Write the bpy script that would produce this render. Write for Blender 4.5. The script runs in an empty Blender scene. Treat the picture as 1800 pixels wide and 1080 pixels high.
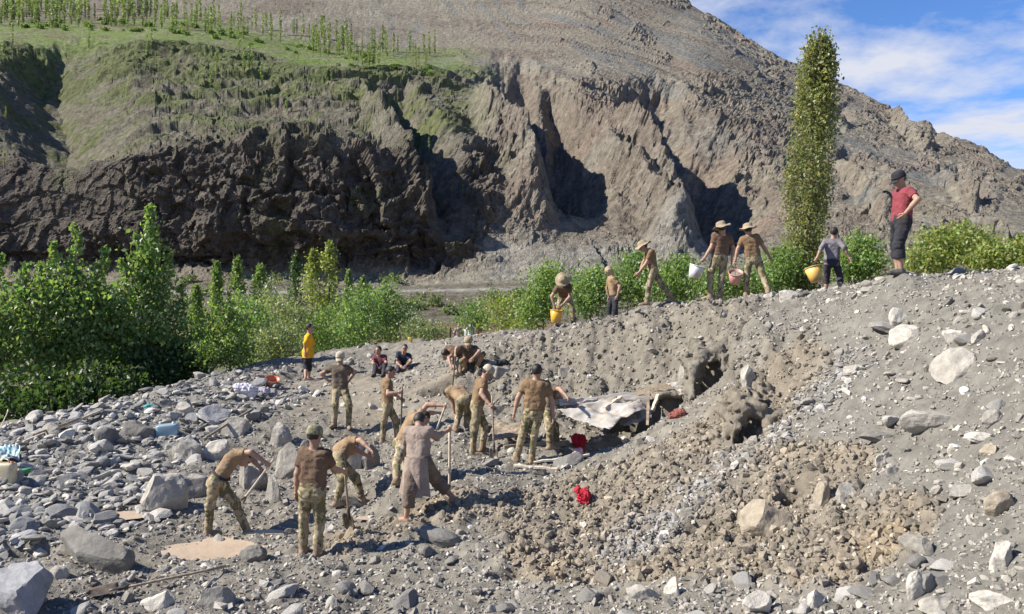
import bpy, math, random
import numpy as np
from mathutils import Vector

# ------------------------------------------------------------------ camera, sky, sun, exposure
scene = bpy.context.scene
COL = scene.collection
F = 1400.0            # focal length in photo pixels (1800 wide)
ZC = 3.6              # eye height above the floor of the dig
HY = 500.0            # eye level row

cam_data = bpy.data.cameras.new("camera")
cam_data.sensor_fit = 'HORIZONTAL'
cam_data.sensor_width = 36.0
cam_data.lens = 36.0 * F / 1800.0
cam_data.shift_y = (HY - 540.0) / 1800.0
cam_data.clip_start = 0.1
cam_data.clip_end = 6000.0
cam = bpy.data.objects.new("camera", cam_data)
cam.location = (0, 0, ZC)
cam.rotation_euler = (math.radians(90), 0, 0)
COL.objects.link(cam)
scene.camera = cam

SUN_EL = math.radians(40.0)
SUN_AZ = math.radians(-97.0)      # clockwise from +Y: the sun stands to the left
to_sun = Vector((math.sin(SUN_AZ) * math.cos(SUN_EL), math.cos(SUN_AZ) * math.cos(SUN_EL), math.sin(SUN_EL)))
sun_data = bpy.data.lights.new("sun", 'SUN')
sun_data.energy = 5.0
sun_data.angle = math.radians(0.5)
sun_data.color = (1.0, 0.94, 0.84)
sun = bpy.data.objects.new("sun", sun_data)
sun.rotation_euler = to_sun.to_track_quat('Z', 'Y').to_euler()
sun.location = (-30, 0, 40)
COL.objects.link(sun)

world = bpy.data.worlds.new("World")
scene.world = world
world.use_nodes = True
wn, wl = world.node_tree.nodes, world.node_tree.links
wn.clear()
w_out = wn.new('ShaderNodeOutputWorld')
w_bg = wn.new('ShaderNodeBackground')
w_sky = wn.new('ShaderNodeTexSky')
w_sky.sky_type = 'NISHITA'
w_sky.sun_disc = False
w_sky.sun_elevation = SUN_EL
w_sky.sun_rotation = SUN_AZ
w_sky.altitude = 2400
w_sky.air_density = 1.0
w_sky.dust_density = 0.4
w_sky.ozone_density = 2.0
w_bg.inputs['Strength'].default_value = 0.085
# clouds: fractal noise on the direction, flattened like a cloud deck
w_tc = wn.new('ShaderNodeTexCoord')
w_sep = wn.new('ShaderNodeSeparateXYZ')
wl.new(w_tc.outputs['Generated'], w_sep.inputs[0])
def wmath(op, a, b=None, clamp=False):
    n = wn.new('ShaderNodeMath'); n.operation = op; n.use_clamp = clamp
    for i, v in enumerate((a, b)):
        if v is None: continue
        if isinstance(v, (int, float)): n.inputs[i].default_value = v
        else: wl.new(v, n.inputs[i])
    return n.outputs[0]
wz = wmath('ADD', wmath('ABSOLUTE', w_sep.outputs['Z']), 0.16)
w_cmb = wn.new('ShaderNodeCombineXYZ')
wl.new(wmath('DIVIDE', w_sep.outputs['X'], wz), w_cmb.inputs[0])
wl.new(wmath('DIVIDE', w_sep.outputs['Y'], wz), w_cmb.inputs[1])
w_map = wn.new('ShaderNodeMapping')
w_map.inputs['Location'].default_value = (4.4, 3.3, 0.0)
w_map.inputs['Scale'].default_value = (1.0, 1.0, 1.0)
wl.new(w_cmb.outputs[0], w_map.inputs['Vector'])
w_noise = wn.new('ShaderNodeTexNoise')
w_noise.inputs['Scale'].default_value = 1.5
w_noise.inputs['Detail'].default_value = 8.0
w_noise.inputs['Roughness'].default_value = 0.58
w_noise.inputs['Distortion'].default_value = 0.1
wl.new(w_map.outputs[0], w_noise.inputs['Vector'])
# more cloud towards the horizon, as a far deck seen edge on
w_low = wmath('MULTIPLY', wmath('SUBTRACT', 0.30, wmath('ABSOLUTE', w_sep.outputs['Z'])), 0.7)
w_den = wmath('ADD', w_noise.outputs['Fac'], w_low)
w_ramp = wn.new('ShaderNodeValToRGB')
w_ramp.color_ramp.elements[0].position = 0.49
w_ramp.color_ramp.elements[1].position = 0.65
wl.new(w_den, w_ramp.inputs[0])
w_mix = wn.new('ShaderNodeMix'); w_mix.data_type = 'RGBA'
w_tint = wn.new('ShaderNodeMix'); w_tint.data_type = 'RGBA'; w_tint.blend_type = 'MULTIPLY'
w_tint.inputs['Factor'].default_value = 1.0
w_tint.inputs['B'].default_value = (0.66, 0.92, 1.26, 1)
wl.new(w_sky.outputs[0], w_tint.inputs['A'])
wl.new(w_ramp.outputs[0], w_mix.inputs['Factor'])
wl.new(w_tint.outputs['Result'], w_mix.inputs['A'])
w_mix.inputs['B'].default_value = (4.9, 5.1, 5.8, 1)
wl.new(w_mix.outputs['Result'], w_bg.inputs['Color'])
wl.new(w_bg.outputs[0], w_out.inputs['Surface'])

scene.view_settings.view_transform = 'Standard'
scene.view_settings.look = 'None'
scene.view_settings.gamma = 1.0
scene.view_settings.exposure = 0.84
scene.view_settings.use_curve_mapping = False

# ------------------------------------------------------------------ helpers
rng = np.random.default_rng(11)
random.seed(11)

def at(px, py, d):
    """the point seen at photo pixel (px, py) when it stands d metres away"""
    return np.array([(px - 900.0) / F * d, d, ZC - (py - HY) / F * d])

def norm(v):
    v = np.asarray(v, float)
    return v / (np.linalg.norm(v) + 1e-12)

def link(o):
    COL.objects.link(o); return o

def tag(o, label=None, cat=None, group=None, kind=None):
    if label: o['label'] = label
    if cat: o['category'] = cat
    if group: o['group'] = group
    if kind: o['kind'] = kind
    return o

def empty(name, loc):
    o = bpy.data.objects.new(name, None); o.location = loc; o.empty_display_size = 0.2
    return link(o)

def mesh_data(name, verts, faces, mats, smooth=True, col=None, fmat=None, uv=None):
    """verts (N,3), faces: one (M,k) array or a list of such arrays"""
    verts = np.asarray(verts, np.float32)
    fl = faces if isinstance(faces, (list, tuple)) else [faces]
    fl = [np.asarray(f, np.int32) for f in fl if len(f)]
    me = bpy.data.meshes.new(name)
    me.vertices.add(len(verts)); me.vertices.foreach_set('co', verts.ravel())
    nl = sum(f.size for f in fl); nf = sum(len(f) for f in fl)
    me.loops.add(nl); me.polygons.add(nf)
    me.loops.foreach_set('vertex_index', np.concatenate([f.ravel() for f in fl]))
    tot = np.concatenate([np.full(len(f), f.shape[1], np.int32) for f in fl])
    st = np.concatenate([[0], np.cumsum(tot)[:-1]]).astype(np.int32)
    me.polygons.foreach_set('loop_start', st)
    try: me.polygons.foreach_set('loop_total', tot)
    except Exception: pass
    me.polygons.foreach_set('use_smooth', np.full(nf, bool(smooth)))
    for m in (mats if isinstance(mats, (list, tuple)) else [mats]): me.materials.append(m)
    if fmat is not None: me.polygons.foreach_set('material_index', np.asarray(fmat, np.int32))
    if col is not None:
        a = me.color_attributes.new('col', 'FLOAT_COLOR', 'POINT')
        c = np.ones((len(verts), 4), np.float32); col = np.asarray(col, np.float32)
        c[:, :col.shape[1]] = col
        a.data.foreach_set('color', c.ravel())
    me.update(calc_edges=True)
    return me

def mobj(name, verts, faces, mats, parent=None, base=None, **kw):
    """one mesh object; verts are given in world space and stored relative to base (or to the parent)"""
    verts = np.asarray(verts, float)
    if base is None:
        base = np.array(parent_base(parent)) if parent is not None else np.zeros(3)
    me = mesh_data(name, verts - np.asarray(base), faces, mats, **kw)
    o = bpy.data.objects.new(name, me)
    if parent is not None:
        o.parent = parent
        o.location = np.asarray(base) - parent_base(parent)
    else:
        o.location = base
    return link(o)

def parent_base(o):
    p = np.zeros(3)
    while o is not None:
        p = p + np.array(o.location); o = o.parent
    return p

def pchip(x, Y, xq):
    """monotone cubic interpolation along axis 0"""
    x = np.asarray(x, float); Y = np.asarray(Y, float); xq = np.asarray(xq, float)
    h = np.diff(x); sh = (-1,) + (1,) * (Y.ndim - 1)
    dl = np.diff(Y, axis=0) / h.reshape(sh)
    m = np.zeros_like(Y)
    a, b = dl[:-1], dl[1:]
    w1 = (2 * h[1:] + h[:-1]).reshape(sh); w2 = (h[1:] + 2 * h[:-1]).reshape(sh)
    with np.errstate(divide='ignore', invalid='ignore'):
        hm = (w1 + w2) / (w1 / a + w2 / b)
    m[1:-1] = np.where(a * b > 0, hm, 0.0)
    m[0] = dl[0]; m[-1] = dl[-1]
    i = np.clip(np.searchsorted(x, xq, side='right') - 1, 0, len(x) - 2)
    t = ((xq - x[i]) / h[i]).reshape(sh); hh = h[i].reshape(sh)
    t2, t3 = t * t, t * t * t
    return (2*t3 - 3*t2 + 1) * Y[i] + (t3 - 2*t2 + t) * hh * m[i] + (-2*t3 + 3*t2) * Y[i+1] + (t3 - t2) * hh * m[i+1]

# ---- noise (numpy)
def _h(ix, iy, iz, seed):
    with np.errstate(over='ignore'):
        n = ix.astype(np.uint32) * np.uint32(0x8da6b343) + iy.astype(np.uint32) * np.uint32(0xd8163841) \
            + iz.astype(np.uint32) * np.uint32(0xcb1ab31f) + np.uint32((seed * 0x9E3779B1) & 0xffffffff)
        n ^= n >> np.uint32(15); n *= np.uint32(0x2c1b3c6d); n ^= n >> np.uint32(12)
        n *= np.uint32(0x297a2d39); n ^= n >> np.uint32(15)
    return n.astype(np.float32) * np.float32(1.0 / 4294967296.0)

def vnoise(p, seed=0):
    """value noise in [-1,1] at points p (...,3)"""
    p = np.asarray(p, np.float32)
    i = np.floor(p).astype(np.int32); f = p - i
    f = f * f * f * (f * (f * 6 - 15) + 10)
    x, y, z = i[..., 0], i[..., 1], i[..., 2]
    fx, fy, fz = f[..., 0], f[..., 1], f[..., 2]
    def L(a, b, t): return a + (b - a) * t
    r = L(L(L(_h(x, y, z, seed), _h(x+1, y, z, seed), fx), L(_h(x, y+1, z, seed), _h(x+1, y+1, z, seed), fx), fy),
          L(L(_h(x, y, z+1, seed), _h(x+1, y, z+1, seed), fx), L(_h(x, y+1, z+1, seed), _h(x+1, y+1, z+1, seed), fx), fy), fz)
    return r * 2 - 1

def fbm(p, octaves=4, gain=0.5, lac=2.03, seed=0, ridged=False):
    p = np.asarray(p, np.float32); s = 0; a = 1.0; tot = 0
    for k in range(octaves):
        n = vnoise(p, seed + k * 17)
        if ridged: n = 1 - 2 * np.abs(n)
        s = s + a * n; tot += a; a *= gain; p = p * lac + 7.3
    return s / tot

def worley2(x, y, cell, seed=0, jitter=0.9):
    """distance to the nearest jittered point (in cell units) and a random value of that cell"""
    gx = x / cell; gy = y / cell
    ix = np.floor(gx).astype(np.int32); iy = np.floor(gy).astype(np.int32)
    best = np.full(x.shape, 9.0, np.float32); rv = np.zeros(x.shape, np.float32)
    zz = np.zeros_like(ix)
    for a in (-1, 0, 1):
        for b in (-1, 0, 1):
            cx = ix + a; cy = iy + b
            px = cx + 0.5 + jitter * (_h(cx, cy, zz, seed) - 0.5); py = cy + 0.5 + jitter * (_h(cx, cy, zz, seed + 5) - 0.5)
            d = np.sqrt((gx - px) ** 2 + (gy - py) ** 2)
            k = d < best
            best = np.where(k, d, best); rv = np.where(k, _h(cx, cy, zz, seed + 9), rv)
    return best, rv

def sstep(a, b, x):
    t = np.clip((x - a) / (b - a), 0, 1); return t * t * (3 - 2 * t)

def poly_dist(px, py, pts):
    """distance to a polyline, signed side (+ right of travel) and position along it 0..1"""
    best = np.full(px.shape, 1e9); side = np.zeros(px.shape); along = np.zeros(px.shape)
    n = len(pts) - 1
    for k in range(n):
        (ax, ay), (bx, by) = pts[k], pts[k+1]
        dx, dy = bx - ax, by - ay; L2 = dx*dx + dy*dy
        t = np.clip(((px - ax) * dx + (py - ay) * dy) / L2, 0, 1)
        ex, ey = px - ax - t * dx, py - ay - t * dy
        d = np.hypot(ex, ey); m = d < best
        best = np.where(m, d, best); side = np.where(m, np.sign(dx * ey - dy * ex), side)
        along = np.where(m, (k + t) / n, along)
    return best, side, along

# ---- materials
def new_mat(name):
    m = bpy.data.materials.new(name); m.use_nodes = True
    nt = m.node_tree; b = nt.nodes['Principled BSDF']
    return m, nt, nt.nodes, nt.links, b

def nd(nodes, typ, **kw):
    n = nodes.new(typ)
    for k, v in kw.items(): setattr(n, k, v)
    return n

def add_bump(nt, b, coord, scale, strength, dist, detail=6, rough=0.6):
    n = nt.nodes.new('ShaderNodeTexNoise'); n.inputs['Scale'].default_value = scale
    n.inputs['Detail'].default_value = detail; n.inputs['Roughness'].default_value = rough
    nt.links.new(coord, n.inputs['Vector'])
    bp = nt.nodes.new('ShaderNodeBump'); bp.inputs['Strength'].default_value = strength; bp.inputs['Distance'].default_value = dist
    nt.links.new(n.outputs['Fac'], bp.inputs['Height'])
    nt.links.new(bp.outputs['Normal'], b.inputs['Normal'])
    return bp

def mat_simple(name, c, rough=0.8, var=0.25, scale=6.0, bump=0.0, bscale=30.0, bdist=0.01, metal=0.0, dirt=None):
    """one colour, mottled lighter and darker by object-space noise, with an optional dirt tint"""
    m, nt, N, L, b = new_mat(name)
    tc = nd(N, 'ShaderNodeTexCoord')
    n = nd(N, 'ShaderNodeTexNoise'); n.inputs['Scale'].default_value = scale; n.inputs['Detail'].default_value = 5
    L.new(tc.outputs['Object'], n.inputs['Vector'])
    r = nd(N, 'ShaderNodeValToRGB')
    lo = [max(0, x * (1 - var)) for x in c]; hi = [min(1, x * (1 + var)) for x in c]
    r.color_ramp.elements[0].position = 0.3; r.color_ramp.elements[1].position = 0.7
    r.color_ramp.elements[0].color = (*lo, 1); r.color_ramp.elements[1].color = (*hi, 1)
    L.new(n.outputs['Fac'], r.inputs[0])
    out = r.outputs[0]
    if dirt:
        n2 = nd(N, 'ShaderNodeTexNoise'); n2.inputs['Scale'].default_value = scale * 0.45; n2.inputs['Detail'].default_value = 7
        n2.inputs['Roughness'].default_value = 0.7
        L.new(tc.outputs['Object'], n2.inputs['Vector'])
        r2 = nd(N, 'ShaderNodeValToRGB'); r2.color_ramp.elements[0].position = 0.46; r2.color_ramp.elements[1].position = 0.66
        L.new(n2.outputs['Fac'], r2.inputs[0])
        mx = nd(N, 'ShaderNodeMix', data_type='RGBA')
        L.new(r2.outputs[0], mx.inputs['Factor']); L.new(out, mx.inputs['A']); mx.inputs['B'].default_value = (*dirt, 1)
        out = mx.outputs['Result']
    L.new(out, b.inputs['Base Color'])
    b.inputs['Roughness'].default_value = rough; b.inputs['Metallic'].default_value = metal
    if bump: add_bump(nt, b, tc.outputs['Object'], bscale, bump, bdist)
    return m

def mat_vcol(name, rough=0.9, nscale=1.0, namp=0.35, bump=0.5, bscale=3.0, bdist=0.1, fine=None, spec=0.2):
    """colour from the mesh's own 'col' attribute, broken up by two noises, plus relief"""
    m, nt, N, L, b = new_mat(name)
    at_ = nd(N, 'ShaderNodeAttribute', attribute_name='col')
    tc = nd(N, 'ShaderNodeTexCoord')
    n = nd(N, 'ShaderNodeTexNoise'); n.inputs['Scale'].default_value = nscale; n.inputs['Detail'].default_value = 9; n.inputs['Roughness'].default_value = 0.68
    L.new(tc.outputs['Object'], n.inputs['Vector'])
    mr = nd(N, 'ShaderNodeMapRange'); mr.inputs['From Min'].default_value = 0.3; mr.inputs['From Max'].default_value = 0.7
    mr.inputs['To Min'].default_value = 1 - namp; mr.inputs['To Max'].default_value = 1 + namp
    L.new(n.outputs['Fac'], mr.inputs['Value'])
    vm = nd(N, 'ShaderNodeVectorMath', operation='SCALE')
    L.new(at_.outputs['Color'], vm.inputs[0]); L.new(mr.outputs[0], vm.inputs['Scale'])
    L.new(vm.outputs[0], b.inputs['Base Color'])
    b.inputs['Roughness'].default_value = rough
    b.inputs['Specular IOR Level'].default_value = spec
    bp = add_bump(nt, b, tc.outputs['Object'], bscale, bump, bdist, detail=8, rough=0.65)
    if fine:
        n2 = nd(N, 'ShaderNodeTexNoise'); n2.inputs['Scale'].default_value = fine[0]; n2.inputs['Detail'].default_value = 4
        L.new(tc.outputs['Object'], n2.inputs['Vector'])
        b2 = nd(N, 'ShaderNodeBump'); b2.inputs['Strength'].default_value = fine[1]; b2.inputs['Distance'].default_value = fine[2]
        L.new(n2.outputs['Fac'], b2.inputs['Height']); L.new(bp.outputs['Normal'], b2.inputs['Normal'])
        L.new(b2.outputs['Normal'], b.inputs['Normal'])
    return m
# ------------------------------------------------------------------ the mountain across the river
# columns: photo column -> row/distance of 12 features from the river edge up to the crest and over it
LV = {
 -900: [(580,120),(530,160),(518,168),(505,200),(470,215),(380,228),(300,250),(250,290),(170,350),(100,400),(40,520),(-120,720),(-330,900),(-240,1050)],
 -430: [(580,114),(525,155),(516,164),(505,192),(460,206),(370,208),(290,216),(245,262),(150,335),(85,370),(35,450),(-120,680),(-340,880),(-260,1020)],
 0:    [(578,110),(522,152),(513,160),(505,184),(455,196),(370,197),(285,202),(245,236),(150,295),(80,338),(30,420),(-120,640),(-340,850),(-260,1000)],
 300:  [(578,110),(520,150),(511,158),(500,178),(465,190),(365,189),(272,193),(242,228),(150,292),(78,336),(28,430),(-110,640),(-330,840),(-250,1000)],
 600:  [(578,108),(520,148),(511,156),(506,174),(478,184),(375,183),(272,188),(244,222),(180,270),(122,322),(75,400),(-90,630),(-290,820),(-210,980)],
 750:  [(578,108),(517,148),(508,156),(503,172),(465,184),(360,190),(270,206),(222,244),(172,285),(122,335),(85,405),(-70,620),(-250,790),(-170,940)],
 900:  [(578,108),(515,146),(506,154),(500,170),(450,184),(370,200),(290,226),(220,258),(165,300),(118,352),(70,430),(-50,600),(-180,740),(-110,880)],
 1050: [(575,108),(515,144),(505,152),(495,168),(440,186),(360,208),(280,238),(210,272),(150,322),(100,385),(40,470),(-40,590),(-95,680),(-30,830)],
 1200: [(570,108),(520,142),(510,150),(490,168),(430,190),(350,220),(270,258),(200,300),(140,356),(90,420),(50,490),(20,560),(0,620),(60,780)],
 1400: [(560,106),(520,138),(500,150),(460,172),(410,196),(350,228),(290,268),(240,312),(200,360),(170,405),(145,450),(128,495),(116,530),(165,680)],
 1600: [(550,104),(510,135),(490,148),(450,168),(410,192),(370,222),(330,258),(300,294),(272,332),(250,368),(232,402),(216,436),(205,462),(240,580)],
 1800: [(540,102),(500,132),(475,146),(445,164),(420,184),(400,206),(378,232),(360,258),(345,286),(332,312),(322,338),(312,362),(304,384),(330,490)],
 2230: [(540,104),(505,132),(490,146),(480,164),(472,184),(466,206),(460,232),(456,258),(452,286),(449,312),(447,338),(445,362),(444,384),(455,490)],
 2800: [(540,110),(515,140),(505,150),(500,170),(497,190),(494,210),(492,236),(490,262),(489,290),(488,316),(487,342),(486,366),(486,390),(490,490)],
}
cols = np.array(sorted(LV)); tab = np.array([LV[c] for c in cols], float)      # (C, 14, 2)
# lateral sampling: dense where the picture looks, coarse beyond
pxs = np.concatenate([np.arange(-900, -40, 14.0), np.arange(-40, 1850, 2.4), np.arange(1850, 2800, 16.0)])
colv = pchip(cols, tab, pxs)                                                   # (U, 14, 2)
rows_per = [10, 5, 12, 20, 42, 42, 24, 34, 30, 24, 32, 28, 8]
ts = np.concatenate([np.linspace(k, k + 1, n, endpoint=False) for k, n in enumerate(rows_per)] + [[13.0]])
lv = pchip(np.arange(14.0), np.moveaxis(colv, 1, 0), ts)                       # (T, U, 2)
PY = lv[..., 0]; D = lv[..., 1]; PX = np.broadcast_to(pxs, PY.shape).copy()
TT = np.broadcast_to(ts[:, None], PY.shape)
B = np.stack([(PX - 900) / F * D, D, ZC - (PY - HY) / F * D], -1)

def normals(B):
    du = np.gradient(B, axis=1); dt = np.gradient(B, axis=0)
    n = np.cross(du, dt); n /= np.linalg.norm(n, axis=-1, keepdims=True) + 1e-9
    s = np.sign(n[..., 2:3] - n[..., 1:2] * 0.3); s[s == 0] = 1
    return n * s
n0 = normals(B)
# how rocky: cliffs and crags against scree and meadow
wob = fbm(np.stack([PX / 90, PY / 60, 0 * PX], -1), 4, seed=3)
wob2 = fbm(np.stack([PX / 40 + PY / 55, PY / 26 - PX / 90, 0 * PX + 4], -1), 4, seed=8)
cliff = sstep(230, 300, PY + 26 * wob) * (1 - sstep(455, 500, PY + 14 * wob)) * (1 - sstep(820, 900, PX + 60 * wob))
gorge = sstep(800, 880, PX + 40 * wob) * (1 - sstep(1330, 1460, PX + 60 * wob)) * sstep(112, 165, PY + 24 * wob) * (1 - 0.8 * sstep(405, 450, PY + 30 * wob))
crest = sstep(-0.1, 0.35, wob2 + 0.9 * sstep(1250, 1500, PX) * 0.5 - 0.25 + 0.5 * sstep(60, -20, PY - (PX - 1200) * 0.5))
leftslope = (1 - sstep(760, 900, PX)) * (1 - sstep(8.75, 9.1, TT + 0.25 * wob)) * (1 - sstep(230, 300, PY))
rock = np.clip(np.maximum.reduce([cliff, gorge * (0.75 + 0.5 * wob), leftslope * (0.55 + 0.5 * wob), crest * sstep(880, 1100, PX) * 0.55,
                                  sstep(0.05, 0.4, wob2) * 0.6 * sstep(40, -60, PY - 0.0 * PX)]), 0.06, 1.1)
terr = (1 - sstep(760, 880, PX)) * sstep(8.85, 9.15, TT + 0.25 * wob) * (1 - sstep(9.75, 10.05, TT))    # the planted terrace
bank = 1 - sstep(2.6, 3.4, TT)
rock = rock * (1 - 0.95 * terr); rock = np.where(bank > 0.5, 0.35, rock)

W = B.copy()
disp = np.zeros(PX.shape)
m3 = lambda s, o=0.0: B / s + o
# erosion: creased rills running down the fall line, slanting to the right on the right-hand slope
slant = 0.85 * sstep(500, 950, PX)
LX = B[..., 0] + slant * B[..., 2] + 16 * fbm(m3(70), 4, seed=101) + 3.5 * fbm(m3(17, 5), 3, seed=103)
LZ = B[..., 2] + 0.3 * B[..., 1]
def rill(w, l, seed): return np.abs(vnoise(np.stack([LX / w, LZ / l, 0 * LX + seed], -1), seed))
hard = np.clip(cliff + 0.36 * gorge + 0.14 * leftslope + 0.40 * crest * sstep(880, 1100, PX), 0, 1)
hard = hard * (1 - 0.75 * sstep(1260, 1440, PX)) * (1 - 0.65 * cliff) * (1 - 0.25 * gorge)
soft = 1 - hard
disp += (7.0 * hard + 0.35 * soft * (1 - terr)) * (rill(30, 150, 1) - 0.35)
disp += (3.6 * hard + 0.2 * soft * (1 - terr)) * (rill(13, 60, 2) - 0.35)
disp += (1.5 * hard + 0.12 * soft * (1 - terr)) * (rill(6, 26, 3) - 0.35)
disp += (0.6 * hard + 0.05 * soft) * (rill(2.7, 11, 4) - 0.35)
# gullies: (line in the face, half width px, cut m, raised shoulder on the sun's side m)
GUL = [
 ([(850,122),(905,165),(965,225),(1000,290),(1030,385)], 50, 19, 12),
 ([(955,140),(985,190),(1010,250)], 24, 8, 4),
 ([(1085,160),(1150,205),(1215,280),(1262,340),(1312,420)], 60, 22, 13),
 ([(1060,215),(1105,290),(1160,350),(1190,400)], 15, 5, 2),
 ([(60,95),(85,140),(104,200),(96,290)], 95, 11, 9),
 ([(655,140),(690,190),(730,240),(775,310),(800,390)], 30, 10, 7),
 ([(1470,268),(1520,312),(1570,345),(1600,372)], 20, 7, 6),
 ([(1640,300),(1690,322),(1735,338)], 15, 5, 5),
 ([(1690,395),(1740,412),(1790,432)], 11, 4, 4),
 ([(1390,180),(1440,196),(1500,214)], 14, 4, 4),
 ([(1560,190),(1610,222),(1660,246)], 12, 6, 6),
]
gdisp = np.zeros(PX.shape); gmask = np.zeros(PX.shape)
jx = 20 * fbm(np.stack([PX / 42, PY / 42, 0 * PX + 1], -1), 4, seed=21, gain=0.6); jy = 20 * fbm(np.stack([PX / 42, PY / 42, 0 * PX + 6], -1), 4, seed=27, gain=0.6)
for pts, w, cut, sh in GUL:
    d, side, al = poly_dist(PX + jx, PY + jy, pts)
    fade = sstep(0, 0.22, al) * (1 - 0.9 * sstep(0.8, 1.0, al)) + 0.03
    ww = w * (0.7 + 0.6 * al)
    gdisp -= cut * fade * np.clip(1 - d / (1.5 * ww), 0, 1) ** 1.3
    gmask = np.maximum(gmask, sstep(0, 0.2, al) * (1 - sstep(0.7 * ww, 1.5 * ww, d)) * min(1.0, cut / 10))
    if sh:
        gdisp += sh * fade * np.clip(1 - np.abs(d - 1.3 * ww) / (1.0 * ww), 0, 1) * (side > 0)
# outcrops: ledges that stand proud with a steep front
dip = B[..., 2] + 0.45 * B[..., 0] * sstep(850, 1150, PX) + 5 * wob
oc = fbm(np.stack([B[..., 0] / 34 + 0.3 * wob, dip / 8.5, B[..., 1] / 60], -1), 4, seed=37, gain=0.55)
disp += (2.6 * hard + 0.9 * leftslope + 0.7 * (1 - terr)) * sstep(0.02, 0.16, oc) * (0.6 + 0.8 * sstep(0.1, 0.5, oc))
disp += 1.6 * hard * sstep(0.0, 0.08, fbm(np.stack([B[..., 0] / 15, dip / 4.0, B[..., 1] / 30], -1), 3, seed=38))
disp += (0.25 + 0.8 * rock * (1 - 0.7 * cliff)) * fbm(m3(6.5, 1), 4, seed=39, gain=0.62, ridged=True)
disp += (0.10 + 0.40 * rock) * fbm(m3(1.9, 2), 3, seed=41, gain=0.65, ridged=True)
# broken rock: tilted blocks with sharp joints, at three sizes
def blocks(P, seed):
    """value of the nearest cell's tilted face"""
    P = np.asarray(P, np.float32); i0 = np.floor(P).astype(np.int32)
    best = np.full(P.shape[:-1], 9.0, np.float32); val = np.zeros(P.shape[:-1], np.float32)
    for dx in (-1, 0, 1):
        for dy in (-1, 0, 1):
            for dz in (-1, 0, 1):
                cx, cy, cz = i0[:, 0] + dx, i0[:, 1] + dy, i0[:, 2] + dz
                ox, oy, oz = P[:, 0] - cx - _h(cx, cy, cz, seed), P[:, 1] - cy - _h(cx, cy, cz, seed + 1), P[:, 2] - cz - _h(cx, cy, cz, seed + 2)
                d2 = ox * ox + oy * oy + oz * oz; k = d2 < best
                if not k.any(): continue
                hv = _h(cx, cy, cz, seed + 3)
                v = (2 * hv - 1) + 1.1 * (ox * (2 * np.mod(hv * 7.13, 1) - 1) + oz * (2 * np.mod(hv * 13.7, 1) - 1.3))
                best = np.where(k, d2, best); val = np.where(k, v, val)
    return val
bw = np.clip(0.9 * cliff + 0.38 * gorge + 0.16 * leftslope + 0.5 * crest * sstep(880, 1100, PX), 0, 1) * (1 - 0.4 * sstep(1300, 1450, PX))
sel = (bw > 0.04) & (PX > -60) & (PX < 1860) & (PY > -30)
Pb = B[sel] + 0.9 * np.stack([fbm(B[sel] / 4 + o, 2, seed=60 + int(o)) for o in (0, 5, 9)], -1)
bk = 1.9 * blocks(Pb / np.array([8.0, 11.0, 13.0]), 210) + 1.0 * blocks(Pb / np.array([3.2, 4.5, 5.0]) + 4, 220) + 0.5 * blocks(Pb / np.array([1.4, 2.0, 2.0]) + 8, 230)
disp[sel] += bw[sel] * bk
disp += 2.0 * cliff * sstep(0.0, 0.06, fbm(np.stack([B[..., 0] / 40, B[..., 2] / 7 + 0.5 * wob, 0 * PX + 9], -1), 3, seed=47))
# stepped ledges of the left slope
led = fbm(np.stack([B[..., 0] / 24 + 0.4 * wob, B[..., 2] / 3.6, B[..., 1] / 40], -1), 4, seed=48, gain=0.5)
disp += 2.6 * leftslope * sstep(-0.16, 0.20, led) + 0.5 * leftslope * led
disp = disp * (1 - 0.72 * gmask) + gdisp
disp *= np.where(TT < 0.2, 0.2, 1.0) * (1 - 0.85 * sstep(12.6, 13, TT)) * (0.35 + 0.65 * sstep(2.4, 3.4, TT))
# the road bench is level
road_m = np.exp(-((TT - 1.5) / 0.45) ** 2) * sstep(-200, 300, PX)
disp *= (1 - 0.9 * road_m)
W = B + n0 * disp[..., None]

# natural colours of the ground, with shade painted into the cliff
def mixc(a, b, t): return a + (np.asarray(b) - a) * np.clip(t, 0, 1)[..., None]
C = np.zeros(W.shape) + np.array([0.240, 0.214, 0.168])                        # grey-olive scree
C = mixc(C, [0.200, 0.170, 0.138], rock * (0.75 + 0.5 * wob))                  # brown rock
C = mixc(C, [0.165, 0.136, 0.112], sstep(0.02, 0.15, oc) * 0.55 * (1 - terr))  # weathered outcrops
C = mixc(C, [0.230, 0.172, 0.136], sstep(0.15, 0.5, fbm(m3(30, 9), 4, seed=51)) * sstep(850, 1000, PX) * 0.6)
C = mixc(C, [0.270, 0.248, 0.198], sstep(0.0, 0.4, fbm(m3(40, 5), 4, seed=52)) * (1 - np.clip(rock * 1.4, 0, 1)) * 0.8)
C = mixc(C, [0.175, 0.180, 0.172], sstep(0.12, 0.4, fbm(np.stack([LX / 9, LZ / 70, 0 * PX], -1), 3, seed=53)) * (1 - np.clip(rock * 1.2, 0, 1)) * 0.75 * sstep(500, 800, PX))
C = mixc(C, [0.150, 0.142, 0.104], leftslope * 0.75)
gp = fbm(m3(9, 2), 4, seed=54, gain=0.6)
C = mixc(C, [0.125, 0.142, 0.062], leftslope * sstep(-0.1, 0.3, gp + 0.3 * sstep(200, 110, PY) + 0.5 * led) * 0.85)
C = mixc(C, [0.108, 0.094, 0.080], cliff * 0.8)  # cliff face darkened in its colour to deepen the shade it lies in
C = mixc(C, [0.130, 0.135, 0.075], cliff * sstep(0.2, 0.45, fbm(m3(11, 12), 3, seed=58)) * 0.5)
gt_ = fbm(m3(8, 8), 4, seed=55, gain=0.6)
C = mixc(C, [0.150, 0.215, 0.050], terr * (0.65 + 0.7 * gt_))
C = mixc(C, [0.165, 0.150, 0.095], terr * sstep(0.05, 0.4, fbm(m3(13, 3), 4, seed=56)) * 0.8)
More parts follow.
